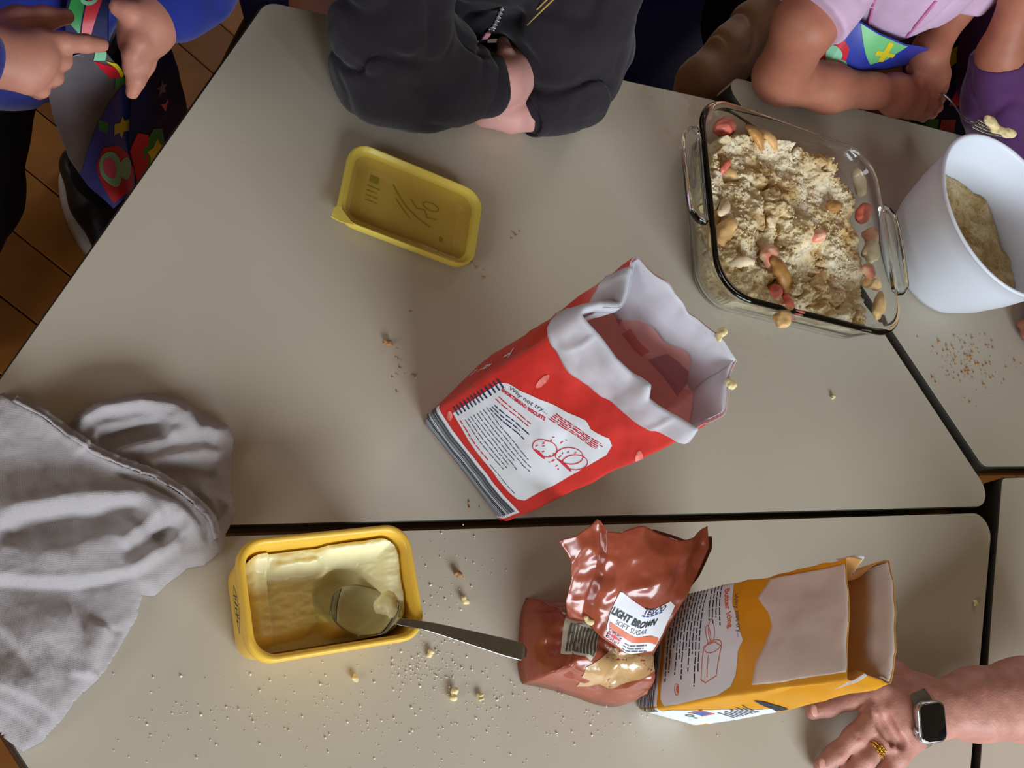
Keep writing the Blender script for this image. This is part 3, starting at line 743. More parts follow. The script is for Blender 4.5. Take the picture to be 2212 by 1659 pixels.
fruit = [
 (1562, 277, .026, 'chunk', M_pink, 1.45, .3, 'rhubarb_chunk', 'big pink rhubarb chunk at the far left corner of the dish', 'fruit'),
 (1566, 360, .030, 'slab', M_pink, .75, 1.0, 'rhubarb_piece', 'small pink rhubarb piece beside the left glass handle', 'fruit'),
 (1578, 374, .030, 'slab', M_apple, .7, -.5, 'apple_sliver', 'thin apple sliver beneath the small pink rhubarb piece', 'fruit'),
 (1630, 294, .034, 'slab', M_apple_d, 1.25, -.7, 'apple_slice', 'browned apple slice behind the tall floury heap', 'fruit'),
 (1660, 300, .036, 'slab', M_apple, 1.1, -.8, 'apple_slice', 'paler apple slice just right of the browned slice', 'fruit'),
 (1858, 392, .036, 'wedge', M_apple_w, 1.25, .6, 'apple_wedge', 'large pale apple wedge standing at the right of the dish', 'fruit'),
 (1562, 448, .034, 'slab', M_apple_w, 1.15, -2.2, 'apple_slice', 'pale apple slice near the middle of the left glass wall', 'fruit'),
 (1565, 505, .034, 'wedge', M_apple, 1.3, 2.6, 'apple_wedge', 'curved apple wedge half buried at the left edge of the crumble', 'fruit'),
 (1666, 480, .047, 'cube', M_apple_w, .75, .5, 'apple_cube', 'little white apple cube on the middle of the crumble', 'fruit'),
 (1868, 462, .036, 'chunk', M_pink, 1.2, 1.2, 'rhubarb_chunk', 'pink rhubarb chunk near the right glass handle', 'fruit'),
 (1884, 512, .036, 'cube', M_pinkw, 1.1, .2, 'fruit_cube', 'red and white fruit cube below the pink chunk by the right handle', 'fruit'),
 (1884, 546, .034, 'cube', M_apple_w, 1.3, .9, 'apple_cube', 'pale apple cube beside the right glass handle', 'fruit'),
 (1878, 590, .034, 'cube', M_pinkw, 1.2, .4, 'fruit_cube', 'pink-edged fruit cube at the lower right of the dish', 'fruit'),
 (1884, 612, .030, 'wedge', M_apple, 1.0, 1.4, 'apple_wedge', 'apple wedge under the pink-edged cube at the lower right', 'fruit'),
 (1768, 512, .042, 'chunk', M_pinkw, .9, .3, 'fruit_chunk', 'orange-pink fruit chunk right of the crumble middle', 'fruit'),
 (1800, 449, .040, 'chunk', M_apple_d, .9, .3, 'apple_chunk', 'browned apple chunk in the upper right hollow', 'fruit'),
 (1662, 556, .044, 'cube', M_pinkw, 1.2, .6, 'fruit_cube', 'pink and orange fruit cube in the lower middle of the dish', 'fruit'),
 (1684, 592, .042, 'slab', M_apple_d, 1.5, -.9, 'apple_slice', 'long browned apple slice below the pink and orange cube', 'fruit'),
 (1676, 632, .036, 'chunk', M_pink, .95, .6, 'rhubarb_chunk', 'pink rhubarb chunk below the long browned apple slice', 'fruit'),
 (1704, 664, .034, 'slab', M_pink, 1.0, 1.9, 'rhubarb_piece', 'bright pink rhubarb piece near the lower glass wall', 'fruit'),
 (1690, 690, .026, 'cube', M_apple, 1.0, .3, 'apple_cube', 'apple cube pressed against the lower glass wall', 'fruit'),
 (1900, 664, .030, 'slab', M_apple, 1.35, 1.3, 'apple_slice', 'golden apple slice in the lower right corner of the dish', 'fruit'),
 (1602, 566, .044, 'slab', M_apple_w, .95, .1, 'apple_sliver', 'white apple sliver lying flat on the lower left heap', 'fruit'),
 (1770, 602, .036, 'slab', M_apple, 1.2, .8, 'apple_slice', 'apple slice sunk in the crease right of the long browned slice', 'fruit'),
 (1720, 330, .040, 'chunk', M_apple_d, .8, .2, 'apple_chunk', 'dark apple chunk in the hollow between the two far heaps', 'fruit'),
 (1540, 470, .026, 'cube', M_apple_d, .9, .2, 'apple_cube', 'brown apple cube against the left glass wall', 'fruit')]
fm_cache = {}
for px, py, h, k, mt, sc, rz, nm, lb, ct_ in fruit:
    key = (k, mt.name)
    if key not in fm_cache:
        q = obj(nm, *FM[k], mt); fm_cache[key] = q.data; bpy.data.objects.remove(q)
    o = bpy.data.objects.new(nm, fm_cache[key]); COL.objects.link(o)
    p = at(px, py, h); z = max(Z0 + crumble_h(p[0], p[1]) + .0015, Z0 + .013)
    p = at(px, py, z - T); z = max(Z0 + crumble_h(p[0], p[1]) + .0022 * sc, Z0 + .013); p = at(px, py, z - T)
    o.location = p; o.rotation_euler = (rs.uniform(-.5, .5), rs.uniform(-.5, .5), rz); o.scale = (sc,) * 3
    tag(o, lb, ct_, 'fruit pieces in the crumble')

# ------------------------------------------------------------------ white mixing bowl
M_bowl = mat('white_bowl_plastic', (226, 232, 244), 0.35, 0.015, 10, spec=.4)
bc = np.array((1.180, .335))
bowl = thing('mixing_bowl', 'deep white plastic mixing bowl with floury mix left inside', 'bowl', (*bc, Z0))
prof = [(.060, .0), (.072, .0005), (.077, .003), (.080, .010), (.090, .035), (.100, .075), (.1055, .110), (.1085, .127), (.110, .129), (.1118, .1305), (.1118, .1325), (.1100, .134), (.1080, .1335), (.1060, .130), (.1025, .108), (.097, .074), (.086, .034), (.074, .012), (.050, .006), (.02, .005)]
nA = 72
rings = [[(bc[0] + (0.014 * (1 - z / .134)) + r * math.cos(a), bc[1] + r * math.sin(a), Z0 + z) for a in np.linspace(0, 2 * math.pi, nA, endpoint=False)] for r, z in prof]
V, F = loft(rings, True, True, True); obj('bowl_body', V, F, M_bowl, bowl)
# mixture left in the bowl: a bank of crumbs sloping up the near and far sides
nR = 44; V = []; mxr = []
for j in range(nR):
    q = j / (nR - 1)
    for a in np.linspace(0, 2 * math.pi, nA, endpoint=False):
        r = .078 * q; x, y = r * math.cos(a), r * math.sin(a)
        h = .070 + .020 * (-.75 * x - .45 * y) / .1 + .007 * float(fbm(np.array([x, y, 0.]), 35, 3, 2)) + .0016 * float(fbm(np.array([x, y, 0.]), 250, 2, 5))
        rmax = float(np.interp(h, [.006, .012, .034, .074, .108], [.050, .074, .086, .097, .1025])) - .0015
        r2 = r / .078 * rmax
        V.append((bc[0] + .014 * (1 - h / .134) + r2 * math.cos(a), bc[1] + r2 * math.sin(a), Z0 + h))
F = [(j * nA + i, j * nA + (i + 1) % nA, (j + 1) * nA + (i + 1) % nA, (j + 1) * nA + i) for j in range(nR - 1) for i in range(nA)]
M_mix = crumb_mat('beige_flour_mix', (214, 194, 152), (160, 126, 78), (196, 170, 122))
o = obj('crumble_mix', V, F, M_mix); tag(o, 'beige crumbly mix left in the bottom of the white bowl', 'crumble', kind='stuff')

# ------------------------------------------------------------------ paper bags
def bag_sheet(keys, wF, wS, rim, nF=60, nS=34, nV=80, amp=.0022, seed=1, bulge=.004, crease=(.012, .012), base_round=.006):
    """keys: [(t, FL, FR, BR, BL)] with t 0..1 of the height; returns a wrapped sheet"""
    cols = []
    for i in range(nF): cols.append((0, i / nF))
    for i in range(nS): cols.append((1, i / nS))
    for i in range(nF): cols.append((2, i / nF))
    for i in range(nS): cols.append((3, i / nS))
    n = len(cols); Wd = 2 * (wF + wS); P = np.zeros((nV + 1, n, 3))
    ks = [k[0] for k in keys]; xs = np.array([(c[1] * wF if c[0] == 0 else wF + c[1] * wS if c[0] == 1 else wF + wS + c[1] * wF if c[0] == 2 else 2 * wF + wS + c[1] * wS) for c in cols])
    rimh = np.array([rim(x) for x in xs]); HM = rimh.max()
    for j in range(nV + 1):
        t = j / nV
        cr4 = [np.array([np.interp(t, ks, [k[q][0] for k in keys]), np.interp(t, ks, [k[q][1] for k in keys])]) for q in (1, 2, 3, 4)]
        ctr = sum(cr4) / 4
        ring = []
        for i, (sd, f) in enumerate(cols):
            a, b = cr4[sd], cr4[(sd + 1) % 4]; p = a + (b - a) * f; d = (b - a) / np.linalg.norm(b - a); nn = np.array([d[1], -d[0]])
            bow = math.sin(math.pi * f)
            if sd in (0, 2): p = p + nn * bulge * bow * math.sin(math.pi * min(1, t * 1.3)) 
            else: p = p - nn * (crease[0] if sd == 1 else crease[1]) * (1 - abs(2 * f - 1)) ** 1.5 * sst(.25, .9, np.array(t))
            ring.append(p)
        ring = np.array(ring)
        for _ in range(3): ring = (np.roll(ring, 1, 0) + 2 * ring + np.roll(ring, -1, 0)) / 4
        # tuck the bottom edge in
        tuck = base_round * (1 - sst(0, .05, np.array(t))) * .5
        dv = ring - ctr; ring = ctr + dv * (1 - tuck / (np.linalg.norm(dv, axis=1, keepdims=True)))
        P[j, :, :2] = ring; P[j, :, 2] = Z0 + .0008 + t * rimh
    s0 = Sheet(P, Wd, HM, True)
    d = amp * (fbm(P, 38, 3, seed) + .8 * (1 - 2 * np.abs(fbm(P, 22, 2, seed + 5)))) * (.25 + .75 * np.linspace(0, 1, nV + 1)[:, None])
    d *= sst(0, .06, np.linspace(0, 1, nV + 1))[:, None]
    return Sheet(P + s0.N * d[..., None], Wd, HM, True), xs, rimh

def close_bottom(sheet, m, parent):
    ring = sheet.P[0]; c = ring.mean(0); V = [c] + list(ring); n = len(ring)
    obj('base_panel', V, [(0, 1 + (i + 1) % n, 1 + i) for i in range(n)], m, parent, smooth=False)

def thin(M, k, col=None):
    nt = M.node_tree; b = nt.nodes['Principled BSDF']; out = nt.nodes['Material Output']
    tr = nt.nodes.new('ShaderNodeBsdfTranslucent'); mx = nt.nodes.new('ShaderNodeMixShader'); mx.inputs[0].default_value = k
    if col: tr.inputs['Color'].default_value = (*lin(col), 1)
    elif b.inputs['Base Color'].is_linked: nt.links.new(b.inputs['Base Color'].links[0].from_socket, tr.inputs['Color'])
    else: tr.inputs['Color'].default_value = b.inputs['Base Color'].default_value
    nt.links.new(b.outputs[0], mx.inputs[1]); nt.links.new(tr.outputs[0], mx.inputs[2]); nt.links.new(mx.outputs[0], out.inputs['Surface']); return M
M_red = mat('red_waxed_paper', (226, 38, 34), 0.36, 0.05, 30, 0.06, 140, spec=.5)
M_white_p = mat('white_print', (224, 228, 236), 0.42, 0.03, 40, spec=.4)
M_paper = mat('white_bag_paper', (236, 238, 244), 0.55, 0.03, 50, 0.12, 130)
M_inner_red = mat('pinkish_paper_lining', (250, 238, 238), 0.55, 0.05, 30, 0.08, 130)
M_salmon = mat('print_showing_through_pink', (248, 214, 208), 0.55, 0.05, 20)
M_salmon2 = mat('print_showing_through_red', (242, 178, 170), 0.55, 0.05, 20)
M_mauve = mat('print_showing_through_mauve', (214, 184, 202), 0.55, 0.05, 20)
M_pale_pink = mat('print_showing_through_pale', (253, 236, 230), 0.55, 0.05, 20)
M_redink = mat('red_ink', (206, 44, 62), 0.45, 0.08, 90)
M_navyink = mat('navy_ink', (40, 46, 84), 0.45, 0.05, 60)
M_greyink = mat('grey_text_ink', (98, 98, 112), 0.5, 0.1, 90)
M_scuff = mat('scuffed_paper', (232, 122, 116), 0.5, 0.3, 200)

for M_ in (M_paper, M_inner_red, M_salmon, M_salmon2, M_mauve, M_pale_pink): thin(M_, .55)
thin(M_red, .26, (255, 214, 206))
FLb, FRb, BRb, BLb = (.416, .092), (.486, -.006), (.545, .036), (.4735, .138)
red_keys = [(0, FLb, FRb, BRb, BLb), (.14, (.4145, .092), (.4865, -.0075), (.549, .036), (.470, .141)), (.5, (.4165, .090), (.489, -.006), (.549, .042), (.464, .133)), (1, (.4175, .087), (.4965, -.002), (.5475, .054), (.4655, .130))]
RW, RS = .1205, .071
def red_rim(x):
    return np.interp(x, [0, .03, .06, .072, .08, .1, .1205, .145, .165, .19, .22, .25, .28, .312, .345, .37, .383], [.268, .266, .264, .272, .262, .268, .276, .268, .272, .28, .284, .279, .287, .283, .272, .270, .268])
red, rxs, rrim = bag_sheet(red_keys, RW, RS, red_rim, 62, 36, 84, .0022, 3, .004, (-.014, .016))
rb = thing('flour_bag', 'tall open red and white paper flour bag standing on the seam', 'bag', (.482, .066, Z0))
V, F, fm = red.mesh(.0006); obj('paper_body', V, F, [M_red, M_inner_red], rb, fm=fm); close_bottom(red, M_red, rb)
HR = red.H
def rp(x, h): # coordinates on the red sheet: x along the perimeter, h true height -> sheet y
    return (x, h / float(np.interp(x % red.W, rxs, rrim)) * HR)
def rpoly(pts): return [rp(*p) for p in pts]
def remap(polys): return [rpoly(p) for p in polys]
# printed barcode strip round the base
decal('barcode_panel', red, remap([rect(-.003, .0015, .1165, .0405)]), M_white_p, rb, .0003, .004)
y = .003; bars = []; rs = random.Random(5)
while y < .034:
    w = rs.choice((.0005, .0009, .0013, .0018)); bars.append(rect(-.0025, y, .114, y + w)); y += w + rs.choice((.0006, .0010, .0015))
decal('barcode_bars', red, remap(bars), M_ink, rb, .0006, .004)
# recipe panel
panel = [(.0115, .0545), (.05, .0515), (.095, .0505), (.1045, .053), (.1085, .060), (.1075, .12), (.1050, .185), (.1000, .198), (.0935, .2015), (.06, .182), (.03, .160), (.0150, .149), (.0105, .140)]
decal('recipe_panel', red, [rpoly(panel)], M_white_p, rb, .0003, .004)
decal('spiral_binding', red, remap([rect(.0068, .060 + k * .0066, .0158, .0625 + k * .0066) for k in range(13)]), M_navyink, rb, .0006, .004)
decal('headline', red, remap(text_polys('Why not try...', .0066, .0185, .1450, .47, .25)), M_navyink, rb, .0006, .005)
decal('recipe_title', red, remap(text_polys('SHORTBREAD BISCUITS', .0052, .0165, .1360, .47, sx=.80, bold=.00025)), M_redink, rb, .0006, .005)
decal('recipe_notes', red, remap([[(x_, y_ + .38 * (x_ - .02)) for x_, y_ in p] for p in textlines(.020, .060, .128, .123, 2, .0013, random.Random(2), .2)]), M_redink, rb, .0006, .005)
decal('recipe_notes', red, remap([[(x_, y_ + .34 * (x_ - .02)) for x_, y_ in p] for p in textlines(.024, .062, .116, .106, 3, .0016, random.Random(4), .3)]), M_navyink, rb, .0006, .005)
decal('fine_print', red, remap([[(x_, y_ + .04 * (x_ - .02)) for x_, y_ in p] for p in textlines(.022, .088, .066, .104, 8, .0013, random.Random(6), .25)]), M_greyink, rb, .0006, .005)
decal('fine_print', red, remap(textlines(.020, .062, .0585, .0585, 1, .0018, random.Random(7), .05)), M_redink, rb, .0006, .005)
decal('fine_print', red, remap(textlines(.066, .100, .0565, .0565, 1, .001, random.Random(8), .05)), M_greyink, rb, .0006, .005)
pol = ringp(.0755, .134, .0095, .0130, .0009, 22, -.2) + ringp(.0915, .150, .0085, .0145, .0009, 22, -.25) + ringp(.0985, .1500, .0075, .0140, .0009, 22, -.2)
rs = random.Random(9)
for _ in range(26): a, b = rs.uniform(.070, .101), rs.uniform(.124, .158); pol += stroke([(a, b), (a + rs.uniform(-.001, .001), b + rs.uniform(.001, .004))], .0008)
pol += [disc(.078, .1238, .006, .0022, 10, .1), disc(.0965, .1378, .008, .0022, 10, .1)]
decal('biscuit_drawing', red, remap(pol), M_redink, rb, .0006, .005)
pol = [[(x_, y_ + .50 * (x_ - .05)) for x_, y_ in p] for p in textlines(.056, .098, .158, .168, 5, .0012, random.Random(11), .1)]
decal('fine_print', red, remap(pol), M_redink, rb, .0006, .005)
# lettering on the left gusset, running down the side
X0 = 2 * RW + RS
decal('side_lettering', red, remap(text_polys('R', .021, X0 + .031, .082, -.1)), M_white_p, rb, .0006, .005)
decal('side_lettering', red, remap(text_polys('T', .021, X0 + .024, .112, -.1)), M_white_p, rb, .0006, .005)
decal('side_lettering', red, remap(text_polys('PE', .009, X0 + .030, .062, -.1)), M_white_p, rb, .0006, .005)
decal('scuff_mark', red, remap([disc(.028, .183, .0026, .011, 10, .15), disc(.119, .212, .003, .009, 10, .6), disc(.012, .049, .003, .006, 9, .5)]), M_scuff, rb, .0006, .004)
# print showing through on the inside of the far walls
B0 = RW + RS
inn = -.0011
def inside(name, polys, m, k=0): decal(name, red, remap(polys), m, rb, inn - .0003 * k, .005)
inside('lining_print', [[(B0 - .06, .03), (B0 + .118, .03), (B0 + .118, .236), (B0 + .09, .222), (B0 + .05, .212), (B0 + .01, .214), (B0 - .02, .235), (B0 - .055, .245)]], M_salmon)
inside('lining_print', [[(B0 + .005, .205), (B0 + .045, .212), (B0 + .04, .232), (B0 + .012, .236)], [(B0 + .082, .214), (B0 + .116, .228), (B0 + .112, .246), (B0 + .09, .238)]], M_mauve, 1)
inside('lining_print', [[(B0 - .055, .135), (B0 + .118, .120), (B0 + .118, .142), (B0 - .055, .160)], [(B0 + .05, .208), (B0 + .075, .210), (B0 + .075, .222), (B0 + .05, .220)], [(B0 - .06, .170), (B0 - .02, .175), (B0 - .015, .20), (B0 - .05, .205)]], M_salmon2, 1)
inside('lining_lettering', text_polys('BAKER IN MORE', .0125, B0 + .110, .124, .0, mirror=True), M_pale_pink, 2)
inside('lining_print', stroke([(B0 - .05, .11), (B0 + .02, .112), (B0 + .06, .09)], .006) + stroke([(B0 + .02, .112), (B0 + .03, .08)], .004), M_pale_pink, 1)
# outward-folded white cuff along left, front and right
def cuff(xa, xb, low, n, name, seed, thick=.0005, flare=.007):
    cols = np.linspace(xa, xb, n); rows = 16; P = np.zeros((rows, n, 3))
    for i, x in enumerate(cols):
        hr = float(np.interp(x % red.W, rxs, rrim)); lo_ = low(x)
        for j in range(rows):
            t = j / (rows - 1); h = lo_ + (hr - .001 - lo_) * t
            p = red.ev(np.array([x]), np.array([h / hr * HR]), .0012 + flare * (1 - t) ** .8 * .5)[0]
            P[j, i] = p
    for i in range(n): P[-1, i, 2] += .0016
    tail = np.zeros((4, n, 3))
    for i, x in enumerate(cols):
        hr = float(np.interp(x % red.W, rxs, rrim))
        for k, (o_, dz) in enumerate(((-.0002, .0022), (-.0024, .0014), (-.0034, -.002), (-.0036, -.007))): tail[k, i] = red.ev(np.array([x]), np.array([HR * .9995]), o_)[0] + np.array([0, 0, dz])
    P = np.concatenate([P, tail]); rows += 4
    s0 = Sheet(P, xb - xa, .05); P = P + s0.N * (.0016 * (1 + fbm(P, 30, 2, seed)) + .0022 * np.exp(-(vnoise(P * np.array([1, 1, .35]), 46, seed + 4) / .13) ** 2))[..., None] * np.array([1.0] * 15 + [.3] + [0.] * 4)[:, None, None]
    s1 = Sheet(P, xb - xa, .05); V, F, fm = s1.mesh(thick); return obj(name, V, F, [M_paper, M_paper], rb, fm=fm)
cuff(-.060, .1235, lambda x: float(np.interp(x, [-.06, -.045, -.02, -.004, .006, .03, .06, .085, .11, .1235], [.258, .240, .226, .238, .2315, .222, .2285, .240, .254, .262])), 90, 'folded_cuff', 4)
# white inner lip above the print on the far wall
def lip(xa, xb, lo_f, n, seed):
    cols = np.linspace(xa, xb, n); rows = 12; P = np.zeros((rows, n, 3))
    for i, x in enumerate(cols):
        hr = float(np.interp(x % red.W, rxs, rrim)); a = lo_f(x)
        for j in range(rows): h = a + (hr + .0015 - a) * j / (rows - 1); P[j, i] = red.ev(np.array([x]), np.array([min(h / hr, 1.0) * HR]), -.0028)[0]; P[j, i, 2] += max(0, h - hr)
    s1 = Sheet(P, xb - xa, .05); V, F, fm = s1.mesh(.0004); return obj('inner_lip', V, F, [M_paper, M_paper], rb, fm=fm)
lip(B0 - .05, B0 + RW + .05, lambda x: .238 + .012 * math.sin(x * 60) + .006 * math.sin(x * 150), 70, 5)
# two crumbs stuck to the far rim
M_crumb_y = mat('buttery_crumb', (232, 214, 160), 0.7, 0.15, 200)

# ---- yellow icing sugar bag
M_yel = mat('golden_waxed_paper', (238, 170, 36), 0.36, 0.05, 30, 0.06, 140, spec=.5)
M_paper_c = mat('cream_white_bag_paper', (242, 234, 228), 0.5, 0.03, 50, 0.08, 130)
M_inner_y = mat('amber_paper_lining', (226, 186, 116), 0.5, 0.06, 30, 0.08, 130)
M_orange = mat('orange_ink', (214, 110, 70), 0.45, 0.05, 60)
M_green = mat('green_ink', (60, 130, 96), 0.45, 0.05, 60)
M_blueink = mat('blue_ink', (70, 96, 160), 0.45, 0.05, 60)
for M_ in (M_paper_c, M_inner_y): thin(M_, .45)
thin(M_yel, .25, (250, 200, 110))
F2, F1 = (.640, -.088), (.609, -.182); B1, B2 = (.668, -.199), (.698, -.104)
yk = [(0, (.640, -.088), (.6030, -.183), (.662, -.203), B2), (.1, (.638, -.085), (.6015, -.184), (.665, -.2035), (.701, -.101)), (.5, (.6395, -.088), (.609, -.182), (.666, -.200), (.695, -.105)), (1, (.6425, -.0925), (.6165, -.1825), (.648, -.190), (.678, -.098))]
YW, YS = .0955, .0605
def yel_rim(x): return np.interp(x, [0, .03, .05, .0955, .11, .125, .145, .156, .18, .21, .251, .265, .285, .300, .312], [.252, .254, .2545, .252, .262, .240, .258, .262, .268, .268, .262, .256, .238, .262, .252])
yel, yxs, yrim = bag_sheet(yk, YW, YS, yel_rim, 54, 34, 80, .0016, 12, .004, (.014, .014))
yb = thing('icing_sugar_bag', 'open golden yellow paper sugar bag beside the hand', 'bag', (.655, -.143, Z0))
V, F, fm = yel.mesh(.0006); obj('paper_body', V, F, [M_yel, M_inner_y], yb, fm=fm); close_bottom(yel, M_white_p, yb)
def yp(p): return [(x_, h / float(np.interp(x_ % yel.W, yxs, yrim)) * yel.H) for x_, h in p]
def yre(ps): return [yp(p) for p in ps]
decal('barcode_panel', yel, yre([rect(-.002, .0015, .150, .0335)]), M_white_p, yb, .0003, .004)
y = .003; bars = []; rs = random.Random(15)
while y < .029:
    w = rs.choice((.0005, .0008, .0011)); bars.append(rect(0, y, .1005, y + w)); y += w + rs.choice((.0006, .0009, .0013))
decal('barcode_bars', yel, yre(bars), M_ink, yb, .0006, .004)
decal('side_label', yel, yre([[(.102, .03), (.154, .028), (.154, .118), (.146, .124), (.112, .050), (.102, .046)]]), M_white_p, yb, .0003, .004)
decal('flag_print', yel, yre([rect(.116, .052, .128, .066)]), M_blueink, yb, .0007, .004)
decal('flag_border', yel, yre([rect(.114, .050, .116, .068), rect(.128, .050, .1295, .068), rect(.114, .066, .1295, .068)]), M_orange, yb, .0007, .004)
decal('recycling_mark', yel, yre(ringp(.122, .043, .004, .004, .0018) + [disc(.130, .040, .002)]), M_green, yb, .0007, .004)
decal('side_print', yel, yre([rect(.128 + .004 * (k % 2), .072 + k * .004, .146, .0738 + k * .004) for k in range(9)]), M_greyink, yb, .0007, .004)
decal('side_print', yel, yre([[(.126, .120), (.150, .122), (.152, .136), (.132, .128)]]), M_ink, yb, .0007, .004)
ypanel = [(-.012, .040), (.03, .038), (.088, .0375), (.0945, .043), (.0948, .060), (.093, .112), (.088, .128), (.080, .134), (.062, .138), (.053, .143), (.020, .1265), (-.012, .126)]
decal('recipe_panel', yel, [yp(ypanel)], M_white_p, yb, .0003, .004)
decal('spiral_binding', yel, yre([rect(-.0145, .046 + k * .0056, -.006, .0482 + k * .0056) for k in range(14)]), M_ink, yb, .0006, .004)
decal('headline', yel, yre(text_polys('Why not try...', .0070, .012, .1265, .28, .2)), M_greyink, yb, .0006, .005)
decal('recipe_title', yel, yre(text_polys('Butter Icing', .0078, .006, .114, .30, bold=.0002)), M_orange, yb, .0006, .005)
pol = [[(x_, y_ + .16 * (x_ - .0)) for x_, y_ in p] for p in textlines(.000, .040, .108, .094, 4, .0013, random.Random(3), .3)]
pol += textlines(-.002, .085, .043, .088, 11, .0013, random.Random(13), .45)
decal('fine_print', yel, yre(pol), M_ink, yb, .0006, .005)
pol = stroke([(.052, .094), (.079, .092), (.082, .098), (.078, .112), (.055, .117), (.050, .108), (.052, .094)], .0008) + ringp(.0535, .106, .0055, .011, .0008, 18, .1) + ringp(.040, .103, .0105, .0042, .0007, 18, .15) + ringp(.043, .099, .009, .003, .0007, 16, .3) + stroke([(.060, .101), (.078, .1)], .0008) + ringp(.083, .060, .0052, .0030, .0007, 14, .3) + [disc(.083, .061, .0032, .0016, 10, .3)]
decal('mug_drawing', yel, yre(pol[:-15]), M_orange, yb, .0006, .005)
decal('bean_drawing', yel, yre(pol[-15:]), M_orange, yb, .0006, .005)
# folded-down white flap on the front, cream inside
def ycuff(xa, xb, low, n, off0, name, m, seed, flare=.004):
    cols = np.linspace(xa, xb, n); rows = 22; P = np.zeros((rows, n, 3))
    for i, x in enumerate(cols):
        hr = float(np.interp(x % yel.W, yxs, yrim)); lo_ = low(x)
        for j in range(rows): t = j / (rows - 1); h = lo_ + (hr - .0008 - lo_) * t; P[j, i] = yel.ev(np.array([x]), np.array([h / hr * yel.H]), off0 + flare * (1 - t) * .5)[0]
    P[-1, :, 2] += .0015
    s0 = Sheet(P, xb - xa, .09); P = P + s0.N * (.0009 * (1 + fbm(P, 40, 2, seed)))[..., None]
    V, F, fm = Sheet(P, xb - xa, .09).mesh(.0004); return obj(name, V, F, [m, m], yb, fm=fm)
ycuff(.006, .0905, lambda x: float(np.interp(x, [.006, .02, .034, .045, .06, .075, .0905], [.172, .160, .172, .176, .170, .160, .157])), 60, .0011, 'folded_flap', M_paper_c, 21)
ycuff(.0955 + .004, .0955 + .026, lambda x: .236, 14, .001, 'torn_tab', M_paper, 22)
ycuff(YW * 2 + YS + .036, YW * 2 + YS + .054, lambda x: .236, 14, .001, 'torn_tab', M_paper, 23)
lipc = np.linspace(YW + YS - .012, 2 * YW + YS + .012, 46); P = np.zeros((10, 46, 3))
for i, x in enumerate(lipc):
    hr = float(np.interp(x, yxs, yrim)); a = .212 + .010 * math.sin(i / 45 * math.pi) * -1
    for j in range(10): h = a + (hr + .001 - a) * j / 9; P[j, i] = yel.ev(np.array([x]), np.array([min(h / hr, 1) * yel.H]), -.0026)[0]; P[j, i, 2] += max(0, h - hr)
V, F, fm = Sheet(P, .12, .04).mesh(.0004); obj('inner_lip', V, F, [M_paper_c, M_paper_c], yb, fm=fm)

# ------------------------------------------------------------------ brown sugar pouch
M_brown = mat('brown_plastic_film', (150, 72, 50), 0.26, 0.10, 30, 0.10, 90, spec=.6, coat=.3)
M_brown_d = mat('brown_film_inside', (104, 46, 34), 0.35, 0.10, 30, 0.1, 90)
M_sugar = mat('sugar_behind_clear_film', (190, 152, 104), 0.2, 0.10, 60, 0.15, 240, spec=.6, coat=.5)
M_cream_lab = mat('cream_label_print', (206, 196, 180), 0.35, 0.03, 40)
M_olive = mat('olive_grey_barcode', (92, 88, 74), 0.35, 0.1, 60)
M_lab = mat('white_label_print', (226, 228, 234), 0.3, 0.02, 40)
pc, pa = (.5520, -.1225), math.radians(-12)
sb = thing('brown_sugar_bag', 'torn brown plastic bag of light brown sugar, slumped open on the table', 'bag', (pc[0], pc[1], Z0))
n1, n2 = 64, 48; P = np.zeros((n2, n1, 3))
for j in range(n2):
    for i in range(n1):
        u = -1 + 2 * i / (n1 - 1); v = -1 + 2 * j / (n2 - 1)
        # square to rounded footprint
        r = max(abs(u), abs(v)); th = math.atan2(v, u); sq = 1 / max(abs(math.cos(th)), abs(math.sin(th)))
        rr_ = (r * sq * .45 + r * .55 * (1 / (abs(math.cos(th)) ** 4 + abs(math.sin(th)) ** 4) ** .25))
        x, y = rr_ * math.cos(th) * .064 / 1.0, rr_ * math.sin(th) * .044
        k = 1 - r ** 2.4; h = .062 * max(k, 0) ** .62 * (1 + .10 * u - .20 * v + .10 * math.sin(3.1 * u + 1.3 * v)); x *= 1 + .08 * math.sin(2.2 * v + .5) * (u > 0); y *= 1 + .10 * math.sin(2.6 * u)
        cs_, sn_ = math.cos(pa), math.sin(pa)
        P[j, i] = (pc[0] + x * cs_ - y * sn_, pc[1] + x * sn_ + y * cs_, Z0 + .0006 + h)
s0 = Sheet(P, .128, .088)
wr = .0026 * fbm(P, 50, 3, 3) + .0030 * np.exp(-(vnoise(P, 34, 8) / .12) ** 2) - .0028 * np.exp(-(vnoise(P, 40, 18) / .12) ** 2)
edge_ = np.minimum(np.minimum(np.arange(n1), n1 - 1 - np.arange(n1))[None, :], np.minimum(np.arange(n2), n2 - 1 - np.arange(n2))[:, None]); wr *= sst(0, 6, edge_.astype(float))
P = P + s0.N * wr[..., None]; P[..., 2] = np.maximum(P[..., 2], Z0 + .0005)
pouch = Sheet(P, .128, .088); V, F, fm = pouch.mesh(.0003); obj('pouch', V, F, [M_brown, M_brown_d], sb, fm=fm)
decal('clear_window', pouch, [[(.046, .004), (.075, .010), (.110, .026), (.120, .050), (.100, .056), (.080, .040), (.060, .036), (.040, .016)]], M_sugar, sb, .0005, .003)
decal('barcode_label', pouch, [[(.018, .028), (.042, .022), (.052, .060), (.026, .068)]], M_cream_lab, sb, .0005, .003)
decal('barcode_bars', pouch, [[(.0215 + k * .0024, .0305 - k * .0006), (.0231 + k * .0024, .0300 - k * .0006), (.0297 + k * .0024, .0555 - k * .0006), (.0281 + k * .0024, .056 - k * .0006)] for k in range(9)], M_olive, sb, .0008, .003)
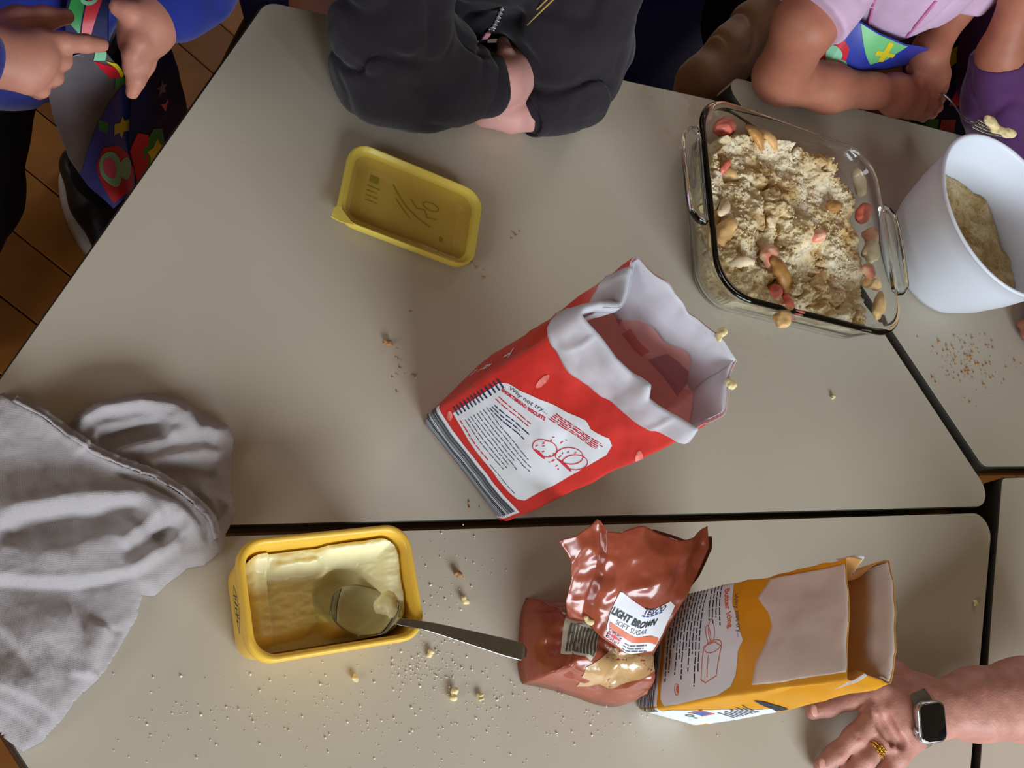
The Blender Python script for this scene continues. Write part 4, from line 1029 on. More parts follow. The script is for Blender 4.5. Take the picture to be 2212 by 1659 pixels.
# upper torn film
def pth(pts, t):
    pts = np.array(pts, float); k = np.linspace(0, 1, len(pts)); return np.array([np.interp(t, k, pts[:, c]) for c in range(pts.shape[1])])
left = [(1226, 1330), (1222, 1300), (1236, 1250), (1228, 1205), (1212, 1172)]
right = [(1412, 1412), (1440, 1360), (1468, 1310), (1505, 1245), (1532, 1180)]
topc = [(1212, 1172), (1248, 1152), (1293, 1122), (1312, 1150), (1350, 1152), (1388, 1132), (1425, 1150), (1470, 1166), (1503, 1158), (1528, 1132), (1532, 1176)]
botc = [(1226, 1330), (1262, 1345), (1300, 1378), (1350, 1412), (1412, 1412)]
n1, n2 = 70, 54
def film(dh, shift, sag, seed, top_pts, n2=54, amp=.0030):
    P = np.zeros((n2, n1, 3))
    for j in range(n2):
        t = j / (n2 - 1); L = pth(left, t); Rr = pth(right, t)
        for i in range(n1):
            s_ = i / (n1 - 1); lin_ = L + (Rr - L) * s_; b_ = pth(botc, s_); t_ = pth(top_pts, s_)
            corner = (1 - t) * (np.array(left[0]) * (1 - s_) + np.array(right[0]) * s_) + t * (np.array(left[-1]) * (1 - s_) + np.array(top_pts[-1]) * s_)
            px = lin_ + (1 - t) * b_ + t * t_ - corner
            h = .0665 + .052 * t ** .85 + .010 * math.sin(math.pi * s_) * (1 - .6 * t) + dh - sag * t * t
            P[j, i] = at(px[0] + shift[0] * t, px[1] + shift[1] * t, h)
    s0 = Sheet(P, .13, .10)
    d = amp * (fbm(P, 42, 3, seed) + 1.2 * (1 - 2 * np.abs(fbm(P, 26, 2, seed + 3))) - .5)
    d = d * (1 - .8 * (sst(.40, .52, np.linspace(0, 1, n1))[None, :] * (1 - sst(.42, .56, np.linspace(0, 1, n2)))[:, None]))
    return Sheet(P + s0.N * d[..., None], .13, .10)
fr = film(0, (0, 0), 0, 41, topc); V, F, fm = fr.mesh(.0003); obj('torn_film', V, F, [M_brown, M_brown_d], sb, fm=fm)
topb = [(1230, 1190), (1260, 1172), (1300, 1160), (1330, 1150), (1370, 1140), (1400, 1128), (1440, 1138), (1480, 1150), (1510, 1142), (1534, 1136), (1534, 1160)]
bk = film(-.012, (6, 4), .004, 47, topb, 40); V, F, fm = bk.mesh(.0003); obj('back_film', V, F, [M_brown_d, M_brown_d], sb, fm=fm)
KW, KH = .13, .10
def kk(pts): return [(a * KW, b * KH) for a, b in pts]
decal('front_label', fr, [kk([(.47, .44), (.70, .415), (.955, .46), (.985, .20), (.97, .03), (.80, -.0), (.55, .04), (.505, .12)])], M_lab, sb, .0005, .003)
decal('brand_lettering', fr, text_polys('TESCO', .0078, .70 * KW, .365 * KH, .06, bold=.0001), M_navyink, sb, .0009, .003)
decal('brand_underline', fr, [rect(.705 * KW + k * .0047, .345 * KH + k * .0003, .705 * KW + k * .0047 + .0034, .357 * KH + k * .0003) for k in range(5)], M_blueink, sb, .0009, .003)
decal('product_lettering', fr, text_polys('LIGHT BROWN', .0084, .495 * KW, .250 * KH, .0, sx=.86, bold=.00035), M_ink, sb, .0009, .003)
decal('product_lettering', fr, text_polys('SOFT SUGAR', .0068, .56 * KW, .182 * KH, .0, sx=.9), M_greyink, sb, .0009, .003)
decal('label_band', fr, [kk([(.515, .175), (.97, .150), (.97, .095), (.525, .12)])], M_orange, sb, .0009, .003)
# union flag
fx, fy, fw, fh = .535 * KW, .030 * KH, .016, .0085
decal('flag_field', fr, [rect(fx, fy, fx + fw, fy + fh)], M_navyink, sb, .0009, .003)
decal('flag_saltire', fr, stroke([(fx, fy), (fx + fw, fy + fh)], .0018) + stroke([(fx, fy + fh), (fx + fw, fy)], .0018) + [rect(fx, fy + .0029, fx + fw, fy + .0056), rect(fx + .0065, fy, fx + .0095, fy + fh)], M_lab, sb, .0011, .003)
decal('flag_cross', fr, [rect(fx, fy + .0034, fx + fw, fy + .0051), rect(fx + .0071, fy, fx + .0089, fy + fh)] + stroke([(fx, fy), (fx + fw, fy + fh)], .0007) + stroke([(fx, fy + fh), (fx + fw, fy)], .0007), M_redink, sb, .0013, .003)
decal('fine_print', fr, textlines(.70 * KW, .93 * KW, .025 * KH, .075 * KH, 3, .0011, random.Random(31), .3), M_greyink, sb, .0009, .003)
# crumbs of butter on the film
s = SDF(.0009)
for (u, v, r) in ((.26, .075, .0024), (.275, .06, .0022), (.31, .06, .0024), (.33, .072, .0028), (.335, .055, .0020), (.29, .045, .0016)): s.ball(fr.ev(np.array([u * KW]), np.array([v * KH]), .0018)[0], [r, r * .8, r * .7], .002)
o = sdf_obj('butter_crumb', s, M_crumb_y); tag(o, 'smear of buttery crumbs on the brown sugar bag', 'crumb')

# ------------------------------------------------------------------ muslin tea towel
def cloth_mat(name, rgb, scale=900):
    M = mat(name, rgb, .9, .05, 14, spec=.15, sheen=.3); nt = M.node_tree; lk = nt.links; b = nt.nodes['Principled BSDF']
    tcn = nt.nodes.new('ShaderNodeTexCoord'); bumps = []
    w1 = nt.nodes.new('ShaderNodeTexWave'); w1.bands_direction = 'X'; w2 = nt.nodes.new('ShaderNodeTexWave'); w2.bands_direction = 'Y'
    for w in (w1, w2): w.inputs['Scale'].default_value = scale * .55; w.inputs['Distortion'].default_value = 1.2; w.inputs['Detail'].default_value = 2; lk.new(tcn.outputs['Object'], w.inputs['Vector'])
    ad = nt.nodes.new('ShaderNodeMath'); ad.operation = 'ADD'; lk.new(w1.outputs['Fac'], ad.inputs[0]); lk.new(w2.outputs['Fac'], ad.inputs[1])
    nz = nt.nodes.new('ShaderNodeTexNoise'); nz.inputs['Scale'].default_value = 90; nz.inputs['Detail'].default_value = 4; lk.new(tcn.outputs['Object'], nz.inputs['Vector'])
    ad2 = nt.nodes.new('ShaderNodeMath'); ad2.operation = 'ADD'; lk.new(ad.outputs[0], ad2.inputs[0]); lk.new(nz.outputs['Fac'], ad2.inputs[1])
    bp = nt.nodes.new('ShaderNodeBump'); bp.inputs['Strength'].default_value = .55; bp.inputs['Distance'].default_value = .0009
    lk.new(ad2.outputs[0], bp.inputs['Height']); lk.new(bp.outputs['Normal'], b.inputs['Normal']); return M
M_towel = cloth_mat('grey_muslin', (190, 183, 186))
tw_px = [(0, 848), (45, 870), (105, 912), (148, 945), (160, 905), (200, 875), (262, 858), (330, 850), (395, 868), (440, 900), (492, 925), (502, 950), (497, 1000), (496, 1060), (506, 1110), (486, 1155), (478, 1190), (440, 1222), (405, 1224), (372, 1255), (335, 1288), (306, 1282), (294, 1340), (258, 1402), (212, 1470), (170, 1502), (95, 1600), (48, 1626), (22, 1604), (-12, 1575), (-55, 1480), (-140, 1330), (-225, 1165), (-140, 1010), (-70, 900)]
tw = [at(px, py, .004)[:2] for px, py in tw_px]
x0, x1 = min(p[0] for p in tw) - .004, max(p[0] for p in tw) + .004; y0, y1 = min(p[1] for p in tw) - .004, max(p[1] for p in tw) + .004
st = .0016; nx, ny = int((x1 - x0) / st) + 1, int((y1 - y0) / st) + 1
X, Y = np.meshgrid(x0 + st * np.arange(nx), y0 + st * np.arange(ny))
def pline(pts, h): return [at(px, py, h)[:2] for px, py in pts]
def pl_sd(X, Y, pl):
    """unsigned distance, side sign (left of travel positive) and position 0..1 along a polyline"""
    best = np.full(X.shape, 1e9); side = np.zeros(X.shape); pos = np.zeros(X.shape)
    L = [0]
    for a, b in zip(pl[:-1], pl[1:]): L.append(L[-1] + np.linalg.norm(np.array(b) - np.array(a)))
    for k, (a, b) in enumerate(zip(pl[:-1], pl[1:])):
        a = np.array(a); b = np.array(b); ba = b - a; l2 = ba @ ba
        t = np.clip(((X - a[0]) * ba[0] + (Y - a[1]) * ba[1]) / l2, 0, 1); dx_, dy_ = X - a[0] - t * ba[0], Y - a[1] - t * ba[1]; d = np.hypot(dx_, dy_)
        up_ = d < best; best = np.where(up_, d, best); side = np.where(up_, np.sign(ba[0] * dy_ - ba[1] * dx_), side); pos = np.where(up_, (L[k] + t * math.sqrt(l2)) / L[-1], pos)
    return best, side, pos
Hh = np.full(X.shape, .010)
Pn = np.stack([X, Y, X * 0], -1)
def blurf(f, r=14):
    for ax in (0, 1):
        for _ in range(2):
            c = np.cumsum(np.pad(f, [(r + 1, r) if a == ax else (0, 0) for a in (0, 1)], mode='edge'), axis=ax)
            f = (np.take(c, np.arange(2 * r + 1, c.shape[ax]), ax) - np.take(c, np.arange(0, c.shape[ax] - 2 * r - 1), ax)) / (2 * r + 1)
    return f
def step(pts, hgt, lo_amp, hi_amp, fall_hi, w=.004, fade=.06):
    """a layer edge: higher on the right of travel, steep at the edge, falling away inside"""
    global Hh
    d, sd, ps = pl_sd(X, Y, pline(pts, hgt)); sg = d * -sd
    f = sst(0, fade, ps) * (1 - sst(1 - fade, 1, ps))
    f = blurf(f)
    up_ = sst(-w, w, sg) * np.exp(-np.maximum(sg, 0) / fall_hi); dn = np.exp(-np.maximum(-sg, 0) / .012) * (sg < 0)
    Hh = Hh + f * (1.25 * hi_amp * up_ - lo_amp * dn)
def ridge_(pts, hgt, amp, w, fade=.12):
    global Hh
    d, sd, ps = pl_sd(X, Y, pline(pts, hgt)); f = sst(0, fade, ps) * (1 - sst(1 - fade, 1, ps)); Hh = Hh + f * 1.35 * amp * np.exp(-(d / w) ** 2)
# main diagonal hem lying over the loop (higher on the lower left)
step([(-60, 815), (40, 868), (110, 918), (175, 970), (250, 1003), (330, 1032), (398, 1078), (448, 1122), (486, 1180)], .02, .002, .012, .07, .0035, .10)
ridge_([(30, 862), (110, 912), (175, 964), (250, 998), (330, 1027), (398, 1073), (448, 1117), (474, 1168)], .025, .0030, .0045)
ridge_([(240, 1018), (320, 1046), (388, 1090), (436, 1134), (458, 1176)], .025, -.0035, .0028)
ridge_([(-40, 1110), (60, 1090), (180, 1074), (300, 1078), (370, 1098), (420, 1140), (434, 1180)], .028, .0105, .010)
ridge_([(-20, 1150), (100, 1140), (210, 1120), (320, 1096)], .022, -.007, .009)
ridge_([(250, 1180), (300, 1140), (345, 1110)], .022, .005, .007)
ridge_([(270, 1235), (330, 1195), (395, 1165)], .022, .005, .006)
ridge_([(330, 1170), (370, 1140), (400, 1128)], .022, -.005, .005)
# broad fold across the middle with a hanging lower lip
step([(330, 1215), (290, 1238), (250, 1245), (170, 1262), (80, 1262), (-30, 1250), (-120, 1235)], .016, .004, .011, .05, .0045, .08)
ridge_([(60, 1200), (160, 1195), (240, 1165), (300, 1120)], .022, .004, .012)
# lower layer and its folds
ridge_([(225, 1345), (200, 1400), (185, 1470)], .012, .006, .010)
ridge_([(250, 1352), (232, 1410), (205, 1462)], .010, -.004, .006)
ridge_([(20, 1400), (80, 1360), (170, 1330)], .012, .005, .016)
ridge_([(-20, 1480), (60, 1470), (130, 1440)], .012, .004, .015)
step([(100, 1592), (60, 1562), (20, 1535), (-30, 1512)], .006, .001, .004, .03, .003)
step([(130, 1560), (80, 1525), (30, 1500), (-30, 1480)], .008, .001, .004, .04, .003)
# bunched loop at the top right
ridge_([(158, 940), (170, 905), (215, 880), (300, 868), (370, 878), (430, 905)], .02, .010, .007)
ridge_([(190, 968), (215, 925), (300, 905), (380, 905), (440, 915)], .02, .006, .006)
ridge_([(215, 960), (270, 938), (320, 926), (368, 920)], .02, -.016, .007)
ridge_([(230, 980), (300, 955), (370, 935), (450, 925), (495, 950)], .02, .009, .008)
ridge_([(300, 1005), (380, 985), (440, 975), (490, 985)], .018, .007, .007)
ridge_([(330, 1020), (420, 1010), (480, 1020)], .016, -.004, .006)
ridge_([(420, 1060), (470, 1080), (500, 1100)], .014, .006, .006)
ridge_([(150, 925), (160, 960), (180, 985)], .014, .004, .006)
Hh += .0013 * fbm(Pn, 70, 3, 6) + .0016 * fbm(Pn, 24, 2, 9)
ins = in_poly(X, Y, tw); sd = poly_dist(X, Y, tw) * np.where(ins, 1, -1)
sd = sd + .0010 * fbm(Pn, 60, 2, 5)
Hh = np.clip(Hh, .003, .05)
rise = np.clip(sd / .011, 0, 1); rise = np.sqrt(np.clip(1 - (1 - rise) ** 2, 0, 1))
Hh = .0012 + Hh * (.12 + .88 * rise)
kp = sd > -.0003
idm = -np.ones(X.size, int); kf = kp.reshape(-1); idm[kf] = np.arange(kf.sum())
gy, gx = np.gradient(sd, st); bnd = np.abs(sd) < st * 1.1
Xs = np.where(bnd, X - gx * sd, X); Ys = np.where(bnd, Y - gy * sd, Y)
V = np.stack([Xs, Ys, Z0 + Hh], -1).reshape(-1, 3)[kf]; F = []
for j in range(ny - 1):
    for i in range(nx - 1):
        q = (j * nx + i, j * nx + i + 1, (j + 1) * nx + i + 1, (j + 1) * nx + i)
        if kf[q[0]] and kf[q[1]] and kf[q[2]] and kf[q[3]]: F.append(tuple(idm[k] for k in q))
# rim wall down to the table
from collections import Counter
ec = Counter()
for f in F:
    for a, b in zip(f, f[1:] + f[:1]): ec[(a, b)] += 1
brd = [(a, b) for (a, b) in ec if (b, a) not in ec]; low = {}
V = [tuple(v) for v in V]
for a, b in brd:
    for q in (a, b):
        if q not in low: low[q] = len(V); V.append((V[q][0], V[q][1], Z0 + .0004))
F += [(b, a, low[a], low[b]) for a, b in brd]
towel = obj('tea_towel', V, F, M_towel); tag(towel, 'crumpled grey muslin tea towel bunched at the left table corner', 'towel')
hemw = smooth_path([np.array([*at(px, py, .026)[:2], 0]) for px, py in ((30, 862), (110, 912), (175, 964), (250, 998), (330, 1027), (398, 1073), (448, 1117), (472, 1160))], 10)
def towel_h(x, y):
    i = int(np.clip((x - x0) / st, 0, nx - 1)); j = int(np.clip((y - y0) / st, 0, ny - 1)); return Hh[j, i]
P = np.zeros((7, len(hemw), 3))
for i, p in enumerate(hemw):
    t = hemw[min(i + 1, len(hemw) - 1)] - hemw[max(i - 1, 0)]; t /= np.linalg.norm(t); nrm = np.array([t[1], -t[0], 0])
    for j in range(7):
        c = (j - 3) / 3; q = p + nrm * (c * .0042 - .002); P[j, i] = (q[0], q[1], Z0 + .0012 + max(towel_h(q[0], q[1]), towel_h(p[0], p[1]) - .004) + .0014 * (1 - c * c) + .0005 * (1 - c * c) * math.sin(i * 1.6))
V, F, fm = Sheet(P[::-1], 1, 1).mesh(.0012); obj('hem', V, F, [M_towel, M_towel], towel, fm=fm)

# ------------------------------------------------------------------ adult arm with watch and ring
A_ = at
s = SDF(.0022)
wr_c = A_(2003, 1535, .034); fo1 = A_(2110, 1522, .046); fo2 = A_(2215, 1512, .058); elb = fo2 + (fo2 - fo1) * 1.55 + np.array([0, 0, .012])
s.chain([A_(1935, 1545, .030), wr_c, fo1, fo2, elb], [.027, .0265, .035, .0415, .047], .02, flat=(np.array([0, 0, 1.]), .86))
sho = elb + np.array([.10, -.24, .26]); s.chain([elb, sho], [.045, .052], .03)
kn = {'index': A_(1893, 1492, .036), 'middle': A_(1890, 1548, .040), 'ring': A_(1906, 1596, .037), 'little': A_(1938, 1632, .031)}
for k, p in kn.items(): s.chain([A_(1985, 1515 + {'index': -14, 'middle': 8, 'ring': 30, 'little': 50}[k], .032), p], [.0165, .0125], .016)
s.chain([kn['index'], A_(1835, 1512, .028), A_(1790, 1527, .019), A_(1756, 1538, .0105)], [.0112, .0100, .0092, .0078], .006)
s.chain([kn['middle'], A_(1845, 1592, .032), A_(1806, 1628, .020), A_(1774, 1655, .010)], [.0118, .0105, .0094, .0078], .006)
s.chain([kn['ring'], A_(1868, 1640, .030), A_(1832, 1672, .019), A_(1804, 1697, .010)], [.0112, .0100, .0090, .0076], .006)
s.chain([kn['little'], A_(1912, 1670, .025), A_(1884, 1698, .016), A_(1862, 1718, .009)], [.0100, .0088, .0080, .0068], .006)
s.chain([A_(1975, 1490, .026), A_(1925, 1452, .022), A_(1880, 1440, .016), A_(1845, 1445, .011)], [.0165, .0125, .0105, .009], .012)
# knuckle folds
for pts in ([(1880, 1476), (1886, 1520), (1900, 1562), (1924, 1604)], [(1896, 1474), (1905, 1520), (1918, 1560), (1944, 1606)]):
    s.chain([A_(px, py, .0545 - .0035 * k) for k, (px, py) in enumerate(pts)], .0042, .006, cut=True)
for a_, b_ in (((1846, 1502), (1852, 1520)), ((1840, 1578), (1854, 1592)), ((1862, 1628), (1876, 1640)), ((1800, 1516), (1806, 1532)), ((1804, 1614), (1816, 1626))):
    s.chain([A_(*a_, .042 if a_[0] > 1820 else .031), A_(*b_, .042 if a_[0] > 1820 else .031)], .0014, .003, cut=True)
s.noise(.0004, 160, 3)
V, F = s.build(); V[:, 2] = np.maximum(V[:, 2], T + .0010)
adult = obj('person', V, F, M_skin_adult); tag(adult, 'adult arm with a smart watch and gold ring, hand pressed flat by the golden bag', 'person')
s = SDF(.004); d_ = (sho - elb) / np.linalg.norm(sho - elb); s.chain([elb + (sho - elb) * .55, sho], [.062, .070], .02); s.noise(.003, 30, 2)
M_top = mat('dark_teal_cotton', (40, 56, 66), .85, .08, 30, .1, 300, sheen=.2)
sdf_obj('short_sleeve', s, M_top, adult)
for px, py, h in ((1757, 1537, .0172), (1775, 1653, .0168)):
    q = A_(px + 3, py - 2, h); sN = SDF(.0008); sN.ball(q, [.0052, .0062, .0016], .001); sdf_obj('finger_nail', sN, M_nail, adult)
# watch
M_alu = mat('silver_aluminium', (196, 198, 204), .25, .03, 60, metal=1.0)
M_screen = mat('black_watch_glass', (8, 8, 10), .06, 0, spec=.6, coat=.5)
M_strap = mat('khaki_woven_strap', (104, 100, 84), .75, .12, 300, .25, 500)
wt = thing('smart_watch', 'silver square smart watch with blank black screen on the adult wrist', 'watch', A_(2003, 1535, .06))
ax_ = (fo1 - wr_c) / np.linalg.norm(fo1 - wr_c)
wcen = A_(1962, 1548, .032)
face_p = A_(1998, 1563, .0655)
vn = face_p - wcen; vn -= ax_ * (vn @ ax_); vn /= np.linalg.norm(vn); vs = np.cross(ax_, vn)         # normal of the case, side direction
ring_o = []
rows = 40; wd_ = .0115
Pb = np.zeros((7, rows, 3))
for i in range(rows):
    a = 2 * math.pi * i / rows; rad_y, rad_z = .0315, .0285
    u3 = vs * math.sin(a) * rad_y + vn * math.cos(a) * rad_z
    for j in range(7): Pb[j, i] = wcen + u3 + ax_ * (j - 3) / 3 * wd_
Pb[..., 2] = np.maximum(Pb[..., 2], T + .0015)
bs = Sheet(Pb, .18, .02, True); V, F, fm = bs.mesh(-.0016); obj('strap', V, F, [M_strap, M_strap], wt, fm=fm)
def wring(hx, hy, r, z): return [wcen + vn * (.0275 + z) + ax_ * p[0] + vs * p[1] for p in rrect(hx, hy, r, 6)]
V, F = loft([wring(.014, .0175, .006, -.001), wring(.0168, .0202, .0085, .001), wring(.0172, .0206, .009, .005), wring(.0168, .0202, .0085, .0082), wring(.0156, .0190, .008, .0096)], True, True, True); obj('case', V, F, M_alu, wt)
V, F = loft([wring(.0152, .0186, .0078, .0094), wring(.0150, .0184, .0078, .0100), wring(.0140, .0174, .007, .0104)], True, True, True); obj('screen', V, F, M_screen, wt)
cr_c = wcen + vn * .032 - ax_ * .0172 + vs * .007
V, F = tube([cr_c, cr_c - ax_ * .0022], .0034, 14); obj('crown', V, F, M_alu, wt)
# ring
M_gold = mat('gold', (214, 168, 70), .22, .06, 60, metal=1.0)
p0 = kn['ring'] + (A_(1868, 1640, .030) - kn['ring']) * .50; td = A_(1868, 1640, .030) - kn['ring']; td /= np.linalg.norm(td)
sv = np.cross(td, [0, 0, 1]); sv /= np.linalg.norm(sv); uv = np.cross(sv, td)
V, F = [], []
for off in (-.0016, .0016):
    pts = [p0 + td * off + .0116 * (math.cos(a) * sv + math.sin(a) * uv) for a in np.linspace(0, 2 * math.pi, 33)]
    v, f = tube(pts, .0011, 6, False); F += [tuple(k + len(V) for k in g) for g in f]; V += list(v)
gr = thing('gold_ring', 'ornate gold ring on the third finger of the adult hand', 'ring', p0)
obj('band', V, F, M_gold, gr)
V, F = [], []
for k in range(9):
    c = p0 + uv * .0125 + td * (.0034 * ((k % 3) - 1)) + sv * .0030 * (k // 3 - 1)
    o_ = len(V); V += [c + .0017 * (sv * p[0] + td * p[1] + uv * p[2]) for p in ico]; F += [tuple(o_ + q for q in f) for f in icof]
o = obj('filigree', V, F, M_gold, gr); o['kind'] = 'stuff'

# ------------------------------------------------------------------ children
M_jacket = mat('charcoal_fleece', (37, 33, 40), .9, .08, 60, .12, 420, sheen=.15, spec=.2)
M_blue = mat('royal_blue_sweatshirt', (24, 38, 120), .85, .08, 40, .10, 420, sheen=.25, spec=.2)
M_trouser = mat('dark_navy_trousers', (18, 19, 34), .9, .08, 40, .1, 300, spec=.2)
M_pinkt = mat('pale_pink_tshirt', (208, 174, 204), .85, .04, 30, .08, 420, sheen=.2, spec=.2)
M_purple = mat('purple_cotton_sleeve', (84, 46, 94), .85, .08, 30, .10, 420, sheen=.2, spec=.2)
M_tights = mat('tan_tights', (160, 122, 92), .55, .12, 26, .12, 200, sheen=.3)
M_hair = [mat('fair_hair', (196, 158, 92), .5, .2, 120, .2, 400), mat('brown_hair', (92, 60, 36), .5, .2, 120, .2, 400), mat('dark_hair', (50, 34, 24), .5, .2, 120, .2, 400)]
M_eye = mat('eye_white', (230, 228, 224), .2, 0); M_iris = mat('dark_iris', (52, 40, 30), .2, 0); M_lip = mat('lips', (196, 106, 100), .45, .05, 60)

def head(S, c, fwd, sc=1.0):
    """skull, jaw, nose, ears and eye sockets; returns the axes for hair and eyes"""
    c = np.array(c, float); f = np.array(fwd, float); f /= np.linalg.norm(f); r = np.cross(f, [0, 0, 1.]); r /= np.linalg.norm(r); u = np.cross(r, f)
    Q = np.array([r, f, u]); p = lambda x, y, z: c + sc * (r * x + f * y + u * z)
    S.ball(p(0, -.006, .018), [.070 * sc, .084 * sc, .078 * sc], .02, Q); S.ball(p(0, .030, -.040), [.050 * sc, .046 * sc, .052 * sc], .03, Q)
    S.ball(p(0, .045, -.075), [.022 * sc, .02 * sc, .018 * sc], .02, Q)
    for s_ in (-1, 1):
        S.ball(p(s_ * .034, .050, -.030), [.022 * sc, .02 * sc, .024 * sc], .02, Q); S.ball(p(s_ * .026, .083, .0), [.014 * sc, .008 * sc, .009 * sc], .012, Q, True)
        S.ball(p(s_ * .071, -.004, -.008), [.008 * sc, .018 * sc, .026 * sc], .006, Q)
    S.chain([p(0, .076, .0), p(0, .092, -.026)], [.006 * sc, .010 * sc], .01); S.ball(p(0, .074, -.054), [.020 * sc, .012 * sc, .009 * sc], .008, Q)
    S.chain([p(0, -.02, -.06), p(0, -.03, -.115)], [.034 * sc, .036 * sc], .03)
    return p, Q
def face(p, Q, sc, parent, hair, long=False):
    for s_ in (-1, 1):
        e = SDF(.0016); e.ball(p(s_ * .026, .068, .0), .0115 * sc, .001); eo = sdf_obj('eye', e, M_eye, parent)
        e = SDF(.0010); e.ball(p(s_ * .026, .0765, -.001), .0050 * sc, .001); sdf_obj('iris', e, M_iris, eo)
    e = SDF(.0014); e.chain([p(-.016, .080, -.053), p(0, .086, -.055), p(.016, .080, -.053)], [.002 * sc, .0042 * sc, .002 * sc], .003); sdf_obj('lips', e, M_lip, parent)
    h = SDF(.004); h.ball(p(0, -.014, .028), [.078 * sc, .086 * sc, .080 * sc], .02, Q); h.ball(p(0, -.05, -.03), [.068 * sc, .05 * sc, .07 * sc], .03, Q)
    if long:
        for s_ in (-1, 1): h.chain([p(s_ * .066, .0, .02), p(s_ * .074, .01, -.06), p(s_ * .066, .03, -.14)], [.022 * sc, .022 * sc, .010 * sc], .02)
    h.ball(p(0, .085, -.035), [.058 * sc, .05 * sc, .075 * sc], .02, Q, True); h.noise(.004, 60, 4); return sdf_obj('hair', h, hair, parent)
def Wp(x, y, h): return np.array([x, y, T + h])

# ---- apron prints
M_apr_b = mat('blue_apron_vinyl', (46, 62, 168), .35, .06, 20, spec=.5); M_apr_n = mat('navy_apron_vinyl', (18, 22, 74), .6, .08, 20, spec=.3)
M_apr_g = mat('grey_apron_lining', (92, 86, 92), .3, .12, 12, .1, 40, spec=.6)
M_a_red = mat('red_vinyl_print', (206, 30, 48), .38, .05, 30); M_a_yel = mat('yellow_vinyl_print', (226, 206, 40), .38, .05, 30); M_a_grn = mat('green_vinyl_print', (34, 140, 62), .38, .05, 30)
M_a_mint = mat('mint_vinyl_print', (140, 212, 172), .38, .05, 30); M_a_pnk = mat('pink_vinyl_print', (232, 96, 140), .38, .05, 30); M_a_lgr = mat('pale_green_vinyl_print', (116, 196, 130), .38, .05, 30)
def px_sheet(lp, rp_, hs, nu=40, nv=40, bow=0.0, Wm=.1, Hm=.1, amp=.0015, seed=1):
    """sheet whose rows run from the left path to the right path (photo places with heights)"""
    P = np.zeros((nv, nu, 3))
    for j in range(nv):
        t = j / (nv - 1); L = pth(lp, t); Rr = pth(rp_, t); h = float(np.interp(t, np.linspace(0, 1, len(hs)), hs))
        for i in range(nu): s_ = i / (nu - 1); q = L + (Rr - L) * s_; P[j, i] = A_(q[0], q[1], h + bow * math.sin(math.pi * s_))
    s0 = Sheet(P, Wm, Hm); P = P + s0.N * (amp * fbm(P, 30, 2, seed))[..., None]; return Sheet(P, Wm, Hm)

# ---- child in the blue sweatshirt, standing at the left, pointing
s = SDF(.0023)
hd, hq = head(s, Wp(.095, .49, .475), (.35, -.75, -.35), .92)
s.chain([Wp(.10, .53, .36), Wp(.10, .565, .22), Wp(.10, .575, .0), Wp(.105, .575, -.08)], [.034, .07, .07, .075], .05)
RH = .10
s.chain([Wp(-.01, .53, .27), Wp(-.075, .41, .09), A_(-58, 112, RH)], [.036, .034, .024], .02)
wr0 = A_(-50, 112, RH)
for (px, py, dh, r0, r1) in ((88, 92, .006, .016, .0105), (96, 124, .006, .017, .0105), (84, 152, .0, .016, .0100), (60, 178, -.006, .014, .0092)): s.chain([wr0 + (A_(px, py, RH + dh) - wr0) * .1, A_(px, py, RH + dh)], [r0 + .001, r1], .012)
s.chain([A_(-20, 70, RH - .002), A_(40, 46, RH - .004), A_(95, 40, RH - .006), A_(142, 36, RH - .010)], [.0150, .0105, .0085, .0066], .008)
s.chain([A_(88, 92, RH + .006), A_(140, 92, RH + .007), A_(185, 94, RH + .004), A_(219, 97, RH)], [.0098, .0080, .0070, .0058], .003)
s.chain([A_(96, 124, RH + .004), A_(136, 131, RH - .002), A_(130, 138, RH - .020), A_(92, 138, RH - .024)], [.0088, .0070, .0066, .0062], .002)
s.chain([A_(84, 154, RH - .002), A_(118, 166, RH - .008), A_(110, 172, RH - .026), A_(78, 166, RH - .030)], [.0084, .0068, .0064, .006], .002)
s.chain([A_(60, 180, RH - .008), A_(90, 194, RH - .014), A_(84, 198, RH - .030), A_(60, 190, RH - .034)], [.0078, .0062, .0058, .0054], .002)
LH = .085
s.chain([Wp(.215, .59, .27), Wp(.268, .525, .12), A_(352, 8, LH)], [.036, .033, .023], .02)
s.chain([A_(352, 5, LH), A_(318, 52, LH), A_(300, 92, LH - .006)], [.0200, .0210, .0165], .012)
s.chain([A_(345, 40, LH - .01), A_(325, 80, LH - .012)], [.017, .015], .012)
s.chain([A_(312, 92, LH - .004), A_(304, 135, LH - .012), A_(294, 172, LH - .02), A_(286, 200, LH - .028)], [.0098, .0085, .0074, .0056], .004)
s.chain([A_(322, 96, LH - .016), A_(312, 138, LH - .026), A_(300, 172, LH - .036)], [.0095, .0085, .0066], .004)
s.chain([A_(300, 90, LH + .004), A_(286, 118, LH - .004), A_(282, 148, LH - .014)], [.0092, .0080, .0068], .004)
s.chain([A_(315, 42, LH + .006), A_(280, 26, LH + .014), A_(255, 16, LH + .012)], [.0110, .0085, .0072], .005)
s.chain([A_(292, 52, LH + .020), A_(300, 80, LH + .016)], .003, .005, cut=True)
for x, y, kx, ky, ax2, ay2 in ((.060, .52, .064, .445, .066, .455), (.175, .59, .225, .60, .245, .60)): s.chain([Wp(x, y, -.1), Wp(kx, ky, -.32), Wp(ax2, ay2, -.535)], [.052, .036, .026], .03)
p1 = sdf_obj('person', s, M_skin); tag(p1, 'standing child in a blue sweatshirt and printed apron pointing a finger', 'person')
face(hd, hq, .92, p1, M_hair[1])
s = SDF(.004)
s.chain([Wp(.10, .535, .33), Wp(.10, .565, .20), Wp(.10, .57, .02), Wp(.10, .565, -.13)], [.058, .088, .092, .094], .05)
s.chain([Wp(-.01, .53, .27), Wp(-.078, .41, .09), A_(-95, 112, RH)], [.050, .046, .036], .03)
